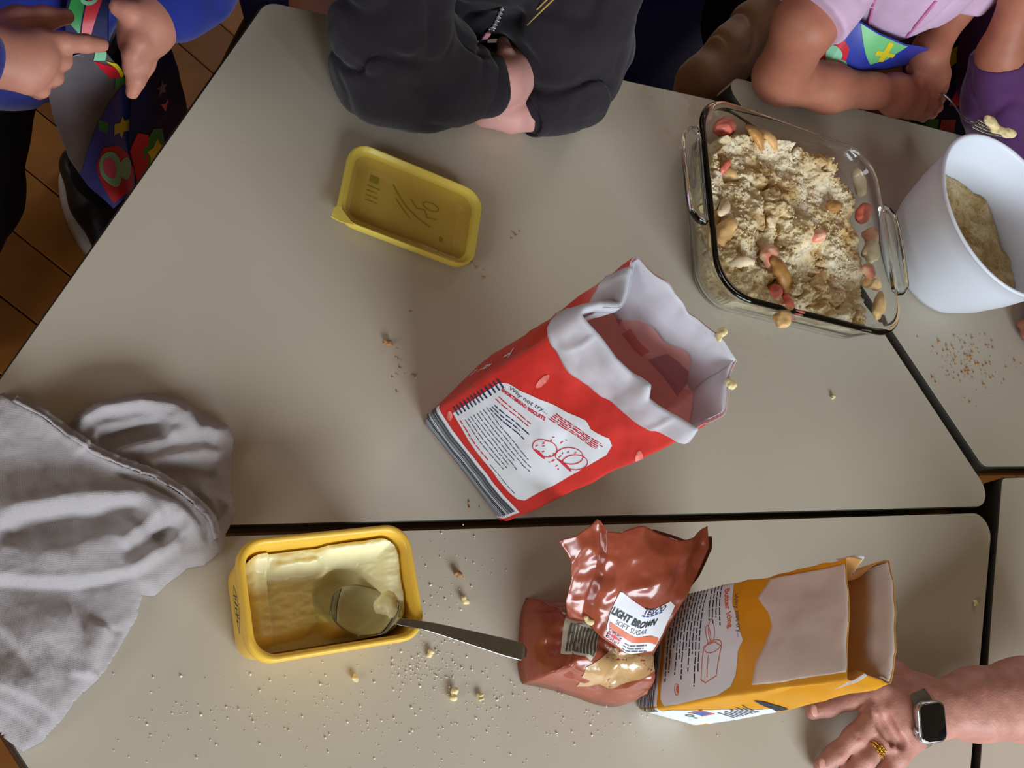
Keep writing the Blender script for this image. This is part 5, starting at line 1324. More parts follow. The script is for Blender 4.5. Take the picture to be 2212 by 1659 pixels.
s.chain([Wp(.215, .59, .27), Wp(.270, .527, .12), A_(374, -2, LH + .004)], [.050, .046, .034], .03)
s.ball(A_(45, 225, -.06) + np.array([-.02, .085, 0]), [.085, .078, .075], .04)
s.noise(.0035, 26, 5); s.noise(.0032, (22, 26, 18), 51, True); sdf_obj('sweatshirt', s, M_blue, p1)
s = SDF(.004)
for x, y, kx, ky, ax2, ay2 in ((.060, .52, .064, .445, .066, .455), (.175, .59, .225, .60, .245, .60)): s.chain([Wp(x, y, -.09), Wp(kx, ky, -.32), Wp(ax2, ay2, -.515)], [.062, .052, .044], .03)
s.noise(.003, 30, 8); sdf_obj('trousers', s, M_trouser, p1)
# shoes of the standing child
M_shoe = mat('black_shoe_leather', (22, 22, 26), .4, .1, 40); M_sole = mat('white_shoe_sole', (164, 152, 146), .6, .05, 60)
for cx, cy, lb in ((.236, .575, 'black child shoe with a pale sole glimpsed under the table edge'), (.066, .43, 'black child shoe of the standing child, mostly out of view')):
    sh = thing('shoe', lb, 'shoe', (cx, cy, .009), 'shoes of the standing child')
    fd = np.array([.35, -.94, 0]); rd = np.array([.94, .35, 0]); c0 = np.array([cx, cy, .0])
    out = []
    for a in np.linspace(0, 2 * math.pi, 28, endpoint=False):
        l = math.cos(a); w = math.sin(a); out.append(c0 + fd * l * .080 + rd * w * (.034 + .004 * l) * abs(w) ** -.15 if abs(w) > 1e-6 else c0 + fd * l * .080)
    V, F = loft([[q * np.array([1, 1, 0]) + np.array([0, 0, z]) for q in (c0 + (np.array(out) - c0) * k)] for k, z in ((.94, .0085), (1.0, .011), (1.0, .026), (.95, .029))], True, True, True); obj('sole', V, F, M_sole, sh)
    s = SDF(.003); s.chain([c0 + fd * .055 + [0, 0, .040], c0 + [0, 0, .048], c0 - fd * .05 + [0, 0, .060]], [.024, .029, .030], .02); s.ball(c0 - fd * .045 + [0, 0, .098], [.026, .026, .03], .01, None, True)
    V, F = s.build(); V[:, 2] = np.maximum(V[:, 2], .027); obj('upper', V, F, M_shoe, sh)
# apron of the standing child
ap = thing('apron', 'printed vinyl apron flaring out below the hands of the standing child', 'apron', A_(190, 300, -.1))
sh1 = px_sheet([(245, 448), (190, 402), (150, 345), (118, 262), (100, 190), (125, 128)], [(290, 408), (288, 330), (284, 260), (276, 200), (262, 150), (225, 108)], [-.20, -.16, -.12, -.08, -.045, -.01], 50, 60, .012, .10, .20, .0015, 3)
V, F, fm = sh1.mesh(.0008); obj('skirt_panel', V, F, [M_apr_g, M_apr_n], ap, fm=fm)
decal('blue_band', sh1, [[(0, .0), (.1, .0), (.1, .135), (.075, .118), (.045, .092), (.01, .062), (0, .058)]], M_apr_b, ap, .0005, .006)
decal('red_diamond', sh1, [[(.012, .004), (.09, .004), (.1, .03), (.072, .062), (.05, .070), (.03, .055)]], M_a_red, ap, .0009, .006)
decal('mint_blob', sh1, [disc(.05, .040, .020, .023), disc(.078, .030, .014, .013)], M_a_mint, ap, .0013, .006)
decal('pink_spot', sh1, [disc(.048, .043, .011, .013)], M_a_pnk, ap, .0017, .006)
decal('yellow_star', sh1, [star(.084, .080, .014, .3, 6, .5)], M_a_yel, ap, .0009, .006)
decal('green_fleck', sh1, [[(.052, .092), (.062, .082), (.066, .094), (.054, .104)]], M_a_grn, ap, .0009, .006)
decal('green_leaf', sh1, [[(.084, .132), (.1, .138), (.1, .156), (.09, .150)]], M_a_grn, ap, .0009, .006)
decal('red_patch', sh1, [[(.082, .152), (.096, .146), (.094, .168), (.07, .186)]], M_a_red, ap, .0009, .006)
decal('yellow_edge', sh1, [[(.096, .148), (.1, .150), (.1, .172), (.088, .182), (.094, .168)]], M_a_yel, ap, .0013, .006)
decal('mint_patch', sh1, [[(.07, .186), (.088, .182), (.1, .196), (.08, .2)]], M_a_mint, ap, .0009, .006)
sh2 = px_sheet([(275, 470), (284, 400), (280, 300), (285, 210), (300, 150)], [(372, 420), (408, 300), (402, 220), (385, 150), (368, 95)], [-.26, -.2, -.13, -.08, -.04], 40, 44, .01, .08, .18, .0015, 5)
V, F, fm = sh2.mesh(.0008); obj('side_panel', V, F, [M_apr_n, M_apr_n], ap, fm=fm)
decal('grey_star', sh2, [star(.050, .125, .010, .2)], M_apr_g, ap, .0006, .006)
decal('pink_heart', sh2, [[(.052, .094), (.046, .106), (.052, .104), (.058, .107)]], M_a_pnk, ap, .0006, .006)
decal('red_patch', sh2, [[(.0, .078), (.012, .090), (.026, .082), (.022, .050), (.008, .042)]], M_a_red, ap, .0006, .006)
decal('yellow_flower', sh2, [star(.034, .060, .013, .1, 5, .6)], M_a_yel, ap, .0009, .006)
decal('green_patch', sh2, [[(.014, .072), (.034, .084), (.046, .078), (.044, .046), (.028, .038)]], M_a_grn, ap, .0006, .006)
sh3 = px_sheet([(140, 95), (140, 40), (150, -30)], [(235, 105), (235, 40), (240, -30)], [.0, .02, .05], 24, 24, .0, .06, .06, .001, 7)
V, F, fm = sh3.mesh(.0008); obj('bib', V, F, [M_apr_n, M_apr_n], ap, fm=fm)
decal('green_patch', sh3, [[(.0, .03), (.02, .012), (.026, .05), (.008, .06)]], M_a_grn, ap, .0006, .006)
decal('red_patch', sh3, [[(.022, .010), (.034, .008), (.05, .05), (.03, .06)]], M_a_red, ap, .0006, .006)
decal('mint_ring', sh3, ringp(.030, .052, .014, .010, .004, 18), M_a_mint, ap, .0009, .006)

# ---- child in the charcoal jacket, arms folded on the table
s = SDF(.0023)
hd, hq = head(s, Wp(.50, .50, .415), (0, -.8, -.55), .92)
s.chain([Wp(.50, .555, .305), Wp(.50, .60, .15), Wp(.505, .68, -.02), Wp(.515, .74, -.13)], [.034, .07, .07, .08], .05)
el, er = A_(838, 168, .046), A_(1262, 128, .046)
s.chain([Wp(.375, .60, .235), el, A_(1035, 185, .042)], [.034, .030, .023], .02)
s.chain([Wp(.625, .61, .235), er, A_(1150, 240, .024)], [.034, .030, .020], .02)
s.chain([A_(1030, 188, .043), A_(1085, 178, .048), A_(1112, 156, .050)], [.0215, .0225, .0205], .014)
s.chain([A_(1058, 198, .036), A_(1100, 176, .042), A_(1120, 150, .042)], [.0180, .0185, .0165], .014)
s.chain([A_(1112, 158, .056), A_(1122, 124, .056), A_(1108, 98, .046), A_(1090, 84, .034)], [.0105, .0086, .0078, .0066], .003)
s.chain([A_(1122, 152, .048), A_(1136, 120, .046), A_(1122, 96, .034), A_(1104, 84, .022)], [.0105, .0086, .0078, .0066], .003)
s.chain([A_(1128, 150, .038), A_(1146, 126, .034), A_(1136, 104, .022), A_(1118, 94, .012)], [.0100, .0082, .0074, .0062], .003)
s.chain([A_(1096, 150, .056), A_(1092, 118, .060), A_(1086, 92, .054)], [.0108, .0084, .0068], .004)
s.chain([A_(1155, 245, .0205), A_(1105, 247, .0210), A_(1050, 236, .0210), A_(985, 200, .02)], [.0190, .0195, .0180, .014], .003)
for sg in (-1, 1): s.chain([Wp(.515 + sg * .06, .74, -.15), Wp(.50 + sg * .075, .50, -.17), Wp(.50 + sg * .07, .47, -.53)], [.062, .044, .03], .03)
V, F = s.build(); msk = (V[:, 1] < .54) & (V[:, 2] > T - .06); V[msk, 2] = np.maximum(V[msk, 2], T + .0010)
p2 = obj('person', V, F, M_skin2); tag(p2, 'child in a charcoal zip jacket leaning on folded arms at the table', 'person')
hair2 = face(hd, hq, .92, p2, M_hair[0], True)
for k, (px, py) in enumerate(((1122, 48), (1128, 30), (1140, 14), (1108, 8), (1066, 4), (1136, -4))):
    e = A_(px, py, .10 - .002 * k); st_ = hd(-.06 + .008 * k, .03, -.11)
    V, F = tube(smooth_path([st_, st_ + (e - st_) * .5 + np.array([.0, -.03, .02]), e + np.array([0, -.012, .012])], 8), [.0024 - .0018 * q / 16 for q in range(17)], 6); obj('hair_lock', V, F, M_hair[0], hair2)
s = SDF(.0032)
s.chain([Wp(.50, .57, .27), Wp(.50, .595, .14), Wp(.503, .655, .0), Wp(.515, .73, -.13)], [.060, .098, .102, .105], .05)
s.ball(Wp(.50, .555, .10), [.085, .055, .09], .04)
s.chain([Wp(.385, .60, .235), A_(842, 45, .105), A_(842, 146, .048), A_(930, 170, .042), A_(1012, 180, .040)], [.052, .046, .044, .038, .0325], .045)
s.chain([Wp(.620, .61, .235), A_(1250, 28, .105), A_(1252, 116, .048), A_(1222, 176, .040), A_(1176, 220, .030)], [.052, .046, .044, .037, .0275], .045)
# creases
s.noise(.0040, 22, 11); s.noise(.0060, (16, 24, 20), 31, True); s.noise(.0016, (34, 26, 30), 33, True)
V, F = s.build(); msk = (V[:, 1] < .53) & (V[:, 2] > T - .05); V[msk, 2] = np.maximum(V[msk, 2], T + .0012)
jk = obj('jacket', V, F, M_jacket, p2)
for a_, b_, r in ((A_(1014, 182, .041), A_(1046, 184, .041), .0335), (A_(1180, 224, .030), A_(1156, 238, .027), .0285)):
    s = SDF(.0024); s.chain([a_, b_], r, .006); s.chain([b_ + (b_ - a_) * .4, b_ + (b_ - a_) * 1.4], r * .8, .004, cut=True); V, F = s.build(); V[:, 2] = np.maximum(V[:, 2], T + .0012); obj('cuff', V, F, M_jacket, jk)
# zip
M_zip = mat('nickel_zip', (176, 176, 180), .3, .05, 60, metal=1.0); M_zpink = mat('pink_zip_pull', (214, 140, 156), .4, .05, 60)
zp = [A_(1098, -22, .118), A_(1083, 8, .104), A_(1070, 38, .090), A_(1058, 62, .078)]
V, F = [], []
for k, q in enumerate(smooth_path(zp, 7)):
    v, f = box(q + np.array([0, -.004, .004]), (.0055, .003, .0028), .3 * (-1) ** k, .0006); F += [tuple(j + len(V) for j in g) for g in f]; V += list(v)
o = obj('zip_teeth', V, F, M_zip, jk); o['kind'] = 'stuff'
v, f = box(A_(1056, 66, .082), (.007, .004, .010), .3, .001); obj('zip_slider', v, f, M_zip, jk)
v, f = box(A_(1050, 78, .076), (.007, .003, .009), .3, .001); obj('zip_pull', v, f, M_zpink, jk)
# apron of that child, glimpsed between the arms
ap2 = thing('apron', 'printed apron glimpsed between the folded arms of the jacketed child', 'apron', A_(1040, 90, -.02))
for nm_, L_, R_, hs_ in (('left_edge', [(968, 128), (938, 84), (908, 36)], [(990, 118), (958, 74), (922, 30)], [.035, .062, .092]), ('right_edge', [(1092, 96), (1138, 48), (1178, 2)], [(1106, 106), (1152, 64), (1194, 18)], [.045, .072, .10])):
    sg_ = px_sheet(L_, R_, hs_, 12, 24, .0, .02, .10, .0006, 9); V, F, fm = sg_.mesh(.0008); obj('apron_edge', V, F, [M_apr_b, M_apr_n], ap2, fm=fm)
    decal('green_fleck', sg_, [rect(.0, .05, .02, .062) if nm_ == 'right_edge' else rect(.0, .0, .014, .05)], M_a_grn, ap2, .0006, .006)
sh4 = px_sheet([(960, 165), (958, 125), (955, 96)], [(1120, 165), (1110, 120), (1100, 92)], [-.01, .015, .035], 40, 24, .0, .10, .05, .001, 9)
V, F, fm = sh4.mesh(.0008); obj('bib', V, F, [M_apr_n, M_apr_n], ap2, fm=fm)
decal('red_patch', sh4, [[(.050, .014), (.086, .014), (.090, .040), (.06, .044)]], M_a_red, ap2, .0006, .006)
decal('yellow_patch', sh4, [[(.004, .024), (.034, .024), (.036, .046), (.008, .048)]], M_a_yel, ap2, .0006, .006)

# ---- child in the pink T-shirt holding a fork
s = SDF(.0024)
hd, hq = head(s, Wp(1.10, .60, .43), (.15, -.8, -.5), .92)
s.chain([Wp(1.10, .645, .315), Wp(1.105, .70, .17), Wp(1.11, .74, .0), Wp(1.12, .77, -.12)], [.034, .062, .065, .075], .05)
e1 = A_(1688, 165, .042)
s.chain([Wp(.985, .655, .23), A_(1738, 55, .13), e1], [.036, .0335, .0330], .02)
s.chain([e1, A_(1790, 190, .044), A_(1885, 196, .050)], [.0330, .0295, .0205], .016)
hb = A_(1932, 200, .050); s.chain([A_(1880, 196, .050), hb, A_(1975, 210, .050)], [.0205, .0235, .0180], .014)
s.chain([A_(1935, 224, .042), A_(1975, 232, .042)], [.0185, .0150], .012)
s.chain([A_(1940, 176, .058), A_(1985, 177, .066), A_(2022, 184, .066)], [.0105, .0078, .0062], .004)
s.chain([A_(1976, 200, .058), A_(2020, 204, .060), A_(2030, 214, .048), A_(2005, 220, .036)], [.0098, .0078, .0072, .0066], .0025)
s.chain([A_(1974, 218, .054), A_(2018, 224, .052), A_(2026, 232, .038), A_(2000, 234, .028)], [.0098, .0076, .0070, .0064], .0025)
s.chain([A_(1968, 232, .046), A_(2008, 240, .042), A_(2014, 246, .028), A_(1990, 246, .020)], [.0094, .0072, .0066, .006], .0025)
s.chain([A_(1958, 244, .036), A_(1990, 252, .030), A_(1994, 256, .018)], [.0084, .0064, .006], .0025)
# the other forearm, behind
e2 = Wp(1.220, .665, .12)
s.chain([Wp(1.205, .675, .23), e2, A_(2005, 120, .085), A_(2022, 160, .070)], [.036, .030, .0215, .0185], .018)
s.chain([A_(2020, 158, .070), A_(2026, 185, .060)], [.0165, .0140], .01)
s.chain([A_(2012, 165, .07), A_(1985, 160, .064), A_(1968, 148, .058)], [.010, .0082, .007], .008)
for sg in (-1, 1): s.chain([Wp(1.15 + sg * .045, .76, -.14), Wp(1.16 + sg * .05, .62, -.17), Wp(1.16 + sg * .05, .58, -.53)], [.055, .038, .03], .03)
V, F = s.build(); msk = (V[:, 1] < .58) & (V[:, 2] > T - .04); V[msk, 2] = np.maximum(V[msk, 2], T + .0010)
p3 = obj('person', V, F, M_skin3); tag(p3, 'child in a pale pink T-shirt holding a fork towards the white bowl', 'person')
face(hd, hq, .92, p3, M_hair[2])
s = SDF(.0034)
s.chain([Wp(1.10, .665, .29), Wp(1.105, .69, .16), Wp(1.11, .72, .04)], [.060, .088, .090], .05)
s.ball(Wp(1.10, .655, .13), [.075, .045, .06], .04)
s.chain([Wp(.985, .655, .235), A_(1740, 40, .138)], [.052, .049], .03)
d_ = A_(1740, 40, .138) - Wp(.985, .655, .235); s.plane(A_(1752, 18, .150), d_, .10)
s.chain([Wp(1.205, .685, .235), Wp(1.222, .665, .11)], [.048, .042], .03); s.plane(Wp(1.221, .668, .135), (.1, -.1, -1), .075)
s.noise(.0028, 26, 15); s.noise(.0022, (30, 22, 12), 35, True); ts = sdf_obj('tshirt', s, M_pinkt, p3)
M_frill = mat('rose_stitching', (206, 120, 168), .8, .1, 200)
from mathutils.bvhtree import BVHTree
tb = BVHTree.FromPolygons([v.co for v in ts.data.vertices], [p.vertices[:] for p in ts.data.polygons])
def frill(pxs):
    pts = []
    for px, py in pxs:
        d = Vector((A_(px, py, 0) - CAM_C).tolist()).normalized(); loc = tb.ray_cast(Vector(CAM_C.tolist()), d)[0]
        if loc is not None: pts.append(np.array(loc) - np.array(d) * .001)
    if len(pts) > 2: V, F = tube(smooth_path(pts, 4), .0022, 6); obj('frill_seam', V, F, M_frill, ts)
frill([(1888 - 2 * k, 2 + 9 * k) for k in range(7)]); frill([(2022 - 9 * k, 2 + 11 * k) for k in range(8)])
# tan tights on the tucked-up leg
s = SDF(.0028); lg = [A_(1700, 20, -.03), A_(1640, 62, -.04), A_(1580, 118, -.06), A_(1520, 185, -.085), A_(1480, 260, -.14)]
s.chain(lg, [.040, .036, .034, .036, .036], .02)
for a_, b_, h in (((1530, 120), (1575, 200), -.012), ((1548, 105), (1592, 180), -.010), ((1508, 150), (1545, 205), -.03), ((1492, 175), (1520, 215), -.04)): s.chain([A_(*a_, h), A_(*b_, h - .012)], .004, .010, cut=True)
s.noise(.0018, 45, 4); s.noise(.0030, (30, 12, 14), 41, True); sdf_obj('tights', s, M_tights, p3)
s = SDF(.004)
for sg in (-1, 1): s.chain([Wp(1.15 + sg * .045, .76, -.12), Wp(1.16 + sg * .05, .62, -.17), Wp(1.16 + sg * .05, .58, -.5)], [.068, .05, .042], .03)
s.ball(Wp(1.12, .77, -.10), [.10, .09, .09], .04)
sdf_obj('leggings', s, M_trouser, p3)
ap3 = thing('apron', 'bright printed apron on the lap of the child in pink', 'apron', A_(1880, 90, .05))
sh5 = px_sheet([(1762, 100), (1785, 70), (1822, 18)], [(2010, 128), (2005, 118), (2000, 98)], [.035, .06, .085], 46, 24, .012, .15, .06, .001, 12)
def q_sheet(bot, top_, hs, nu, nv, Wm, Hm, seed=1):
    P = np.zeros((nv, nu, 3))
    for j in range(nv):
        t = j / (nv - 1); h = hs[0] + (hs[1] - hs[0]) * t
        for i in range(nu): s_ = i / (nu - 1); q = pth(bot, s_) * (1 - t) + pth(top_, s_) * t; P[j, i] = A_(q[0], q[1], h)
    return Sheet(P, Wm, Hm)
sh5 = q_sheet([(1755, 108), (1790, 142), (1850, 156), (1920, 150), (2000, 130)], [(1818, 8), (1850, 40), (1900, 72), (1955, 96), (2005, 104)], (.060, .110), 46, 24, .15, .06)
V, F, fm = sh5.mesh(.0008); obj('lap_panel', V, F, [M_apr_b, M_apr_b], ap3, fm=fm)
decal('red_diamond', sh5, [[(.0, .0), (.058, .0), (.050, .026), (.022, .042), (.0, .036)]], M_a_red, ap3, .0006, .005)
decal('mint_blob', sh5, [disc(.016, .026, .012, .010), disc(.034, .012, .013, .010), disc(.050, .006, .008, .005)], M_a_mint, ap3, .0010, .005)
decal('pink_spot', sh5, [disc(.015, .027, .007, .006), disc(.046, .006, .005, .003)], M_a_pnk, ap3, .0014, .005)
decal('yellow_star', sh5, [star(.013, .050, .0075, .2, 6, .5)], M_a_yel, ap3, .0010, .005)
decal('pale_green_triangle', sh5, [[(.046, .058), (.118, .058), (.102, .022), (.086, .012)]], M_a_lgr, ap3, .0006, .005)
decal('yellow_cross', sh5, [rect(.084, .028, .108, .036), rect(.092, .018, .099, .054)], M_a_yel, ap3, .0010, .005)
sh6 = px_sheet([(1640, 205), (1640, 140), (1668, 60)], [(1700, 210), (1700, 140), (1720, 60)], [-.05, -.02, .01], 20, 20, 0, .03, .06, .001, 14)
V, F, fm = sh6.mesh(.0008); obj('side_panel', V, F, [M_apr_n, M_apr_n], ap3, fm=fm)
decal('red_patch', sh6, [[(.0, .036), (.012, .03), (.015, .05), (.004, .054)], [(.004, .014), (.018, .01), (.016, .024)]], M_a_red, ap3, .0006, .005)
decal('green_patch', sh6, [[(.004, .026), (.02, .022), (.016, .034)], [(.01, .05), (.024, .052), (.016, .06)]], M_a_grn, ap3, .0006, .005)
decal('yellow_patch', sh6, [[(.0, .0), (.01, .0), (.012, .02), (.004, .018)]], M_a_yel, ap3, .0006, .005)
# fork in that hand
fk = thing('fork', 'steel fork held by the child in pink, tipped into the white bowl', 'fork', A_(2050, 235, .09))
path = smooth_path([A_(1975, 190, .052), A_(2015, 196, .062), A_(2040, 206, .070), A_(2062, 228, .084), A_(2084, 258, .108), A_(2110, 268, .125)], 8); rings = []
for i, p in enumerate(path):
    t = path[min(i + 1, len(path) - 1)] - path[max(i - 1, 0)]; t /= np.linalg.norm(t); sd_ = np.cross(t, [0, 0, 1.]); sd_ /= np.linalg.norm(sd_); up_ = np.cross(sd_, t); l = i / (len(path) - 1)
    w = np.interp(l, [0, .3, .55, .8, .92, 1], [.006, .0065, .0035, .0032, .010, .0125]); rings.append([p + sd_ * w * math.cos(a) + up_ * .0013 * math.sin(a) for a in np.linspace(0, 2 * math.pi, 12, endpoint=False)])
V, F = loft(rings, True, True, True); obj('handle', V, F, M_steel, fk)
te = path[-1]; tdir = (A_(2180, 290, .150) - te); sd_ = np.cross(tdir, [0, 0, 1.]); sd_ /= np.linalg.norm(sd_)
for k in range(4):
    a = te + sd_ * (-.0105 + .007 * k); b = a + tdir * .85
    V, F = tube(smooth_path([a - tdir * .08, a + tdir * .4 + np.array([0, 0, -.003]), b], 5), [.0019] * 6 + [.0016] * 4 + [.0009], 6); obj('tine', V, F, M_steel, fk)
s = SDF(.0016)
for px, py, h, r in ((2150, 278, .142, .008), (2168, 286, .146, .007), (2186, 288, .150, .006), (2138, 262, .145, .008)): s.ball(A_(px, py, h), [r * 1.3, r, r * .6], .005)
s.noise(.0012, 250, 3); o = sdf_obj('dough_lump', s, M_crumb_y); tag(o, 'pale sticky dough clinging to the fork tines', 'dough')

# ---- child in the purple top at the right edge
s = SDF(.003)
hd, hq = head(s, Wp(1.50, .66, .42), (-.35, -.8, -.3), .92)
s.chain([Wp(1.49, .69, .305), Wp(1.485, .71, .15), Wp(1.485, .74, -.02), Wp(1.485, .78, -.12)], [.034, .07, .07, .08], .05)
e4 = A_(2165, 300, .035)
s.chain([Wp(1.375, .70, .22), e4], [.036, .030], .02); s.chain([e4, A_(2160, 120, .13), A_(2205, -10, .20), A_(2235, -90, .245)], [.030, .0285, .0225, .02], .016)
s.chain([A_(2235, -90, .245), A_(2250, -130, .27)], [.020, .022], .012)
for k in range(4): s.chain([A_(2236 + 8 * k, -120 - 3 * k, .268), A_(2250 + 8 * k, -160, .29), A_(2262 + 7 * k, -170, .315)], [.0085, .0075, .0062], .005)
e5 = A_(2330, 560, .045); s.chain([Wp(1.595, .68, .22), e5 + np.array([.03, .04, .02]), e5, A_(2270, 690, .028), A_(2235, 708, .020)], [.036, .032, .028, .021, .0165], .016)
for k, (px, py) in enumerate(((2206, 700), (2214, 722), (2226, 738), (2240, 750))): s.chain([A_(2244 + 3 * k, 706 + 8 * k, .018), A_(px + 14, py + 2, .016), A_(px, py, .0105)], [.0088, .0076, .0064], .005)
s.chain([A_(2262, 690, .024), A_(2240, 672, .018), A_(2226, 662, .012)], [.0105, .008, .0066], .006)
for sg in (-1, 1): s.chain([Wp(1.485 + sg * .06, .80, -.14), Wp(1.485 + sg * .075, .64, -.16), Wp(1.485 + sg * .07, .60, -.53)], [.06, .042, .03], .03)
V, F = s.build(); msk = (V[:, 1] < .58) & (V[:, 2] > T - .035); V[msk, 2] = np.maximum(V[msk, 2], T + .0010)
p4 = obj('person', V, F, M_skin3); tag(p4, 'child with a pushed-up purple sleeve at the right edge, elbow behind the bowl', 'person')
face(hd, hq, .92, p4, M_hair[1])
s = SDF(.0036)
s.chain([Wp(1.49, .70, .28), Wp(1.485, .715, .15), Wp(1.485, .74, .0), Wp(1.485, .77, -.1)], [.060, .092, .095, .098], .05)
s.chain([Wp(1.375, .70, .225), A_(2175, 300, .045), A_(2158, 218, .085), A_(2160, 110, .134)], [.052, .046, .044, .0380], .03)
s.plane(A_(2158, 122, .128), A_(2168, 84, .147) - A_(2158, 150, .115), .07)
s.chain([Wp(1.595, .68, .225), e5 + np.array([.03, .04, .02]), e5 + np.array([.01, .02, .01])], [.052, .046, .040], .03)
s.noise(.0032, 28, 19); s.noise(.0045, (22, 18, 30), 43, True); V, F = s.build(); msk = (V[:, 1] < .58) & (V[:, 2] > T - .05); V[msk, 2] = np.maximum(V[msk, 2], T + .0012); obj('purple_top', V, F, M_purple, p4)
ap4 = thing('apron', 'dark printed apron between the pink and the purple child', 'apron', A_(2070, 150, -.02))
sh7 = q_sheet([(1960, 300), (2020, 306), (2080, 310), (2150, 318)], [(2040, -30), (2080, -35), (2130, -40), (2185, -40)], (-.08, .07), 36, 50, .14, .24)
V, F, fm = sh7.mesh(.0008); obj('bib', V, F, [M_apr_n, M_apr_n], ap4, fm=fm)
decal('yellow_patch', sh7, [[(.03, .10), (.06, .12), (.064, .150), (.035, .132)], [(.074, .130), (.112, .158), (.115, .176), (.08, .15)], star(.078, .088, .010, .3)], M_a_yel, ap4, .0006, .006)
decal('red_patch', sh7, [[(.058, .055), (.082, .055), (.07, .085)], [(.012, .140), (.04, .150), (.034, .168), (.014, .164)], [(.1, .160), (.128, .178), (.124, .186), (.1, .17)], rect(.05, .012, .075, .034)], M_a_red, ap4, .0008, .006)
decal('green_patch', sh7, [[(.06, .112), (.09, .12), (.08, .138)], [(.11, .178), (.13, .19), (.12, .2)], rect(.024, .014, .046, .034), [(.064, .098), (.07, .104), (.066, .11)]], M_a_grn, ap4, .0010, .006)

# ------------------------------------------------------------------ chairs
def chair(label, cx, cy, rz):
    t = thing('school_chair', label, 'chair', (cx, cy, 0), 'navy school chairs')
    cs_, sn_ = math.cos(rz), math.sin(rz); L = lambda x, y, z: np.array([cx + x * cs_ - y * sn_, cy + x * sn_ + y * cs_, z])
    nu, nv = 25, 25; P = np.zeros((nv, nu, 3))
    for j in range(nv):
        for i in range(nu):
            u = -1 + 2 * i / (nu - 1); v = -1 + 2 * j / (nv - 1); k = max(abs(u), abs(v)); r_ = 1 - .10 * (abs(u) * abs(v)) ** 2
            P[j, i] = L(u * .185 * r_, v * .18 * r_, .345 + .012 * u * u - .02 * max(0, -v - .6) ** 1.5 + .008 * v)
    V, F, fm = Sheet(P, 1, 1).mesh(.005); obj('seat', V, F, [M_navy, M_navy], t, fm=fm)
    P = np.zeros((nv, nu, 3))
    for j in range(nv):
        for i in range(nu):
            u = -1 + 2 * i / (nu - 1); v = j / (nv - 1); r_ = 1 - .12 * abs(u) ** 3 * (2 * v - 1) ** 4
            P[j, i] = L(u * .18 * r_, .160 + .080 * v - .030 * u * u * v, .343 + .32 * v)
    V, F, fm = Sheet(P, 1, 1).mesh(.005); obj('backrest', V, F, [M_navy, M_navy], t, fm=fm)
    for sx in (-1, 1):
        V, F = tube(smooth_path([L(sx * .165, .20, .60), L(sx * .165, .17, .36), L(sx * .16, .14, .334)], 6), .010, 8); obj('back_post', V, F, M_steel_dark, t)
        for y in (-.15, .16):
            V, F = tube(smooth_path([L(sx * .15, y * .8, .334), L(sx * .165, y * .95, .30), L(sx * .185, y * 1.2, .0085)], 6), .010, 8); obj('leg', V, F, M_steel_dark, t)
        V, F = tube([L(sx * .15, -.14, .332), L(sx * .15, .15, .332)], .010, 8); obj('side_rail', V, F, M_steel_dark, t)
    return t
chair('navy plastic chair under the child in the charcoal jacket', .53, .845, .05)
chair('navy plastic chair under the child in pink, beside the jacketed child', 1.085, .865, -.1)

# ------------------------------------------------------------------ crumbs and spilt flour
M_cr_b = mat('brown_sugar_crumb', (178, 132, 86), .8, .2, 200); M_cr_w = mat('flour_crumb', (244, 238, 224), .85, .1, 200)
rs = random.Random(77)
big = [(990, 1242, .0042, 'largest pale crumb between the butter tub and the brown bag'), (1006, 1296, .0034, 'pale crumb below the largest crumb beside the butter tub'), (978, 1500, .0048, 'crumb lump on the table below the spoon handle'), (1038, 1506, .0030, 'long crumb right of the crumb lump below the spoon'), (932, 1412, .0032, 'crumb just under the middle of the spoon handle'), (765, 1466, .0030, 'crumb just below the butter tub'), (838, 740, .0032, 'brown crumb in the middle of the table left of the red bag'), (1560, 722, .0050, 'crumb stuck to the far rim of the red bag'), (1574, 828, .0048, 'crumb stuck to the right rim of the red bag'), (2108, 1302, .0034, 'white fleck on the table near the right seam'), (1800, 858, .0024, 'white fleck below the glass dish')]
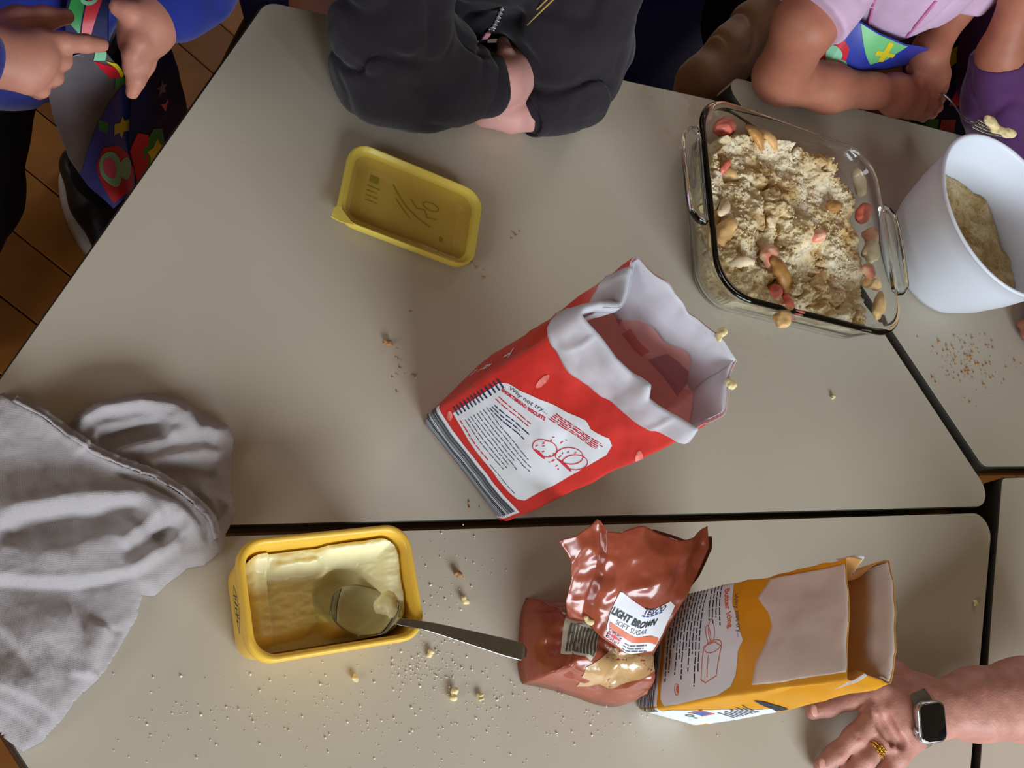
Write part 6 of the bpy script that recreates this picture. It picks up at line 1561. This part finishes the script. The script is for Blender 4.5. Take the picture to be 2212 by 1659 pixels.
for px, py, r, lb in big:
    s = SDF(.0007); h = r * .62 + .0006
    c = A_(px, py, h)
    if 'rim' in lb:      # sits on the nearest point of the paper rim
        rp3 = red.P[-1]; best = min(range(len(rp3)), key=lambda k: np.linalg.norm(rp3[k] - A_(px, py, rp3[k][2] - T))); c = rp3[best] + np.array([0, 0, .001])
    for k in range(5): s.ball(c + np.array([rs.uniform(-r, r) * .7, rs.uniform(-r, r) * .7, rs.uniform(-.2, .3) * r]), [r * rs.uniform(.4, .7), r * rs.uniform(.4, .7), r * .55], .0015)
    s.noise(.0004, 600, 3); V, F = s.build()
    if 'rim' not in lb: V[:, 2] = np.maximum(V[:, 2], T + .0004)
    o = obj('crumb', V, F, M_cr_b if 'brown' in lb else M_crumb_y); tag(o, lb, 'crumb', 'crumbs on the tables')
def scatter(name, label, m, spots, n, rr):
    V, F = [], []
    for (px, py, sx, sy, w) in spots:
        for _ in range(int(n * w)):
            q = A_(rs.gauss(px, sx), rs.gauss(py, sy), 0); r = rs.choice(rr) * rs.uniform(.7, 1.3); add_crumb(V, F, (q[0], q[1], T + r * .25 + .0003), r, rs)
    o = obj(name, V, F, m); tag(o, label, 'crumbs', kind='stuff')
scatter('flour_specks', 'fine white flour specks strewn over the lower table', M_cr_w, [(1000, 1480, 170, 70, 1), (880, 1560, 300, 60, .6), (960, 1250, 60, 60, .35), (1220, 1540, 200, 40, .3), (330, 1560, 80, 60, .12), (1900, 1350, 140, 120, .12), (600, 1540, 160, 50, .3), (930, 1440, 40, 30, .6)], 200, (.0003, .0004, .0005, .0008))
scatter('sugar_crumbs', 'brown crumbs spilt on the table below the white bowl', M_cr_b, [(2095, 790, 36, 38, 1), (2075, 745, 40, 20, .3), (2130, 800, 40, 30, .25)], 90, (.0006, .0009, .0013, .0020))
scatter('sugar_crumbs', 'few brown crumbs left of the red flour bag', M_cr_b, [(855, 790, 14, 40, .5), (1040, 590, 12, 14, .25), (1110, 505, 10, 8, .2), (840, 740, 8, 6, .3), (1030, 1090, 10, 10, .15)], 26, (.0006, .0009, .0014))
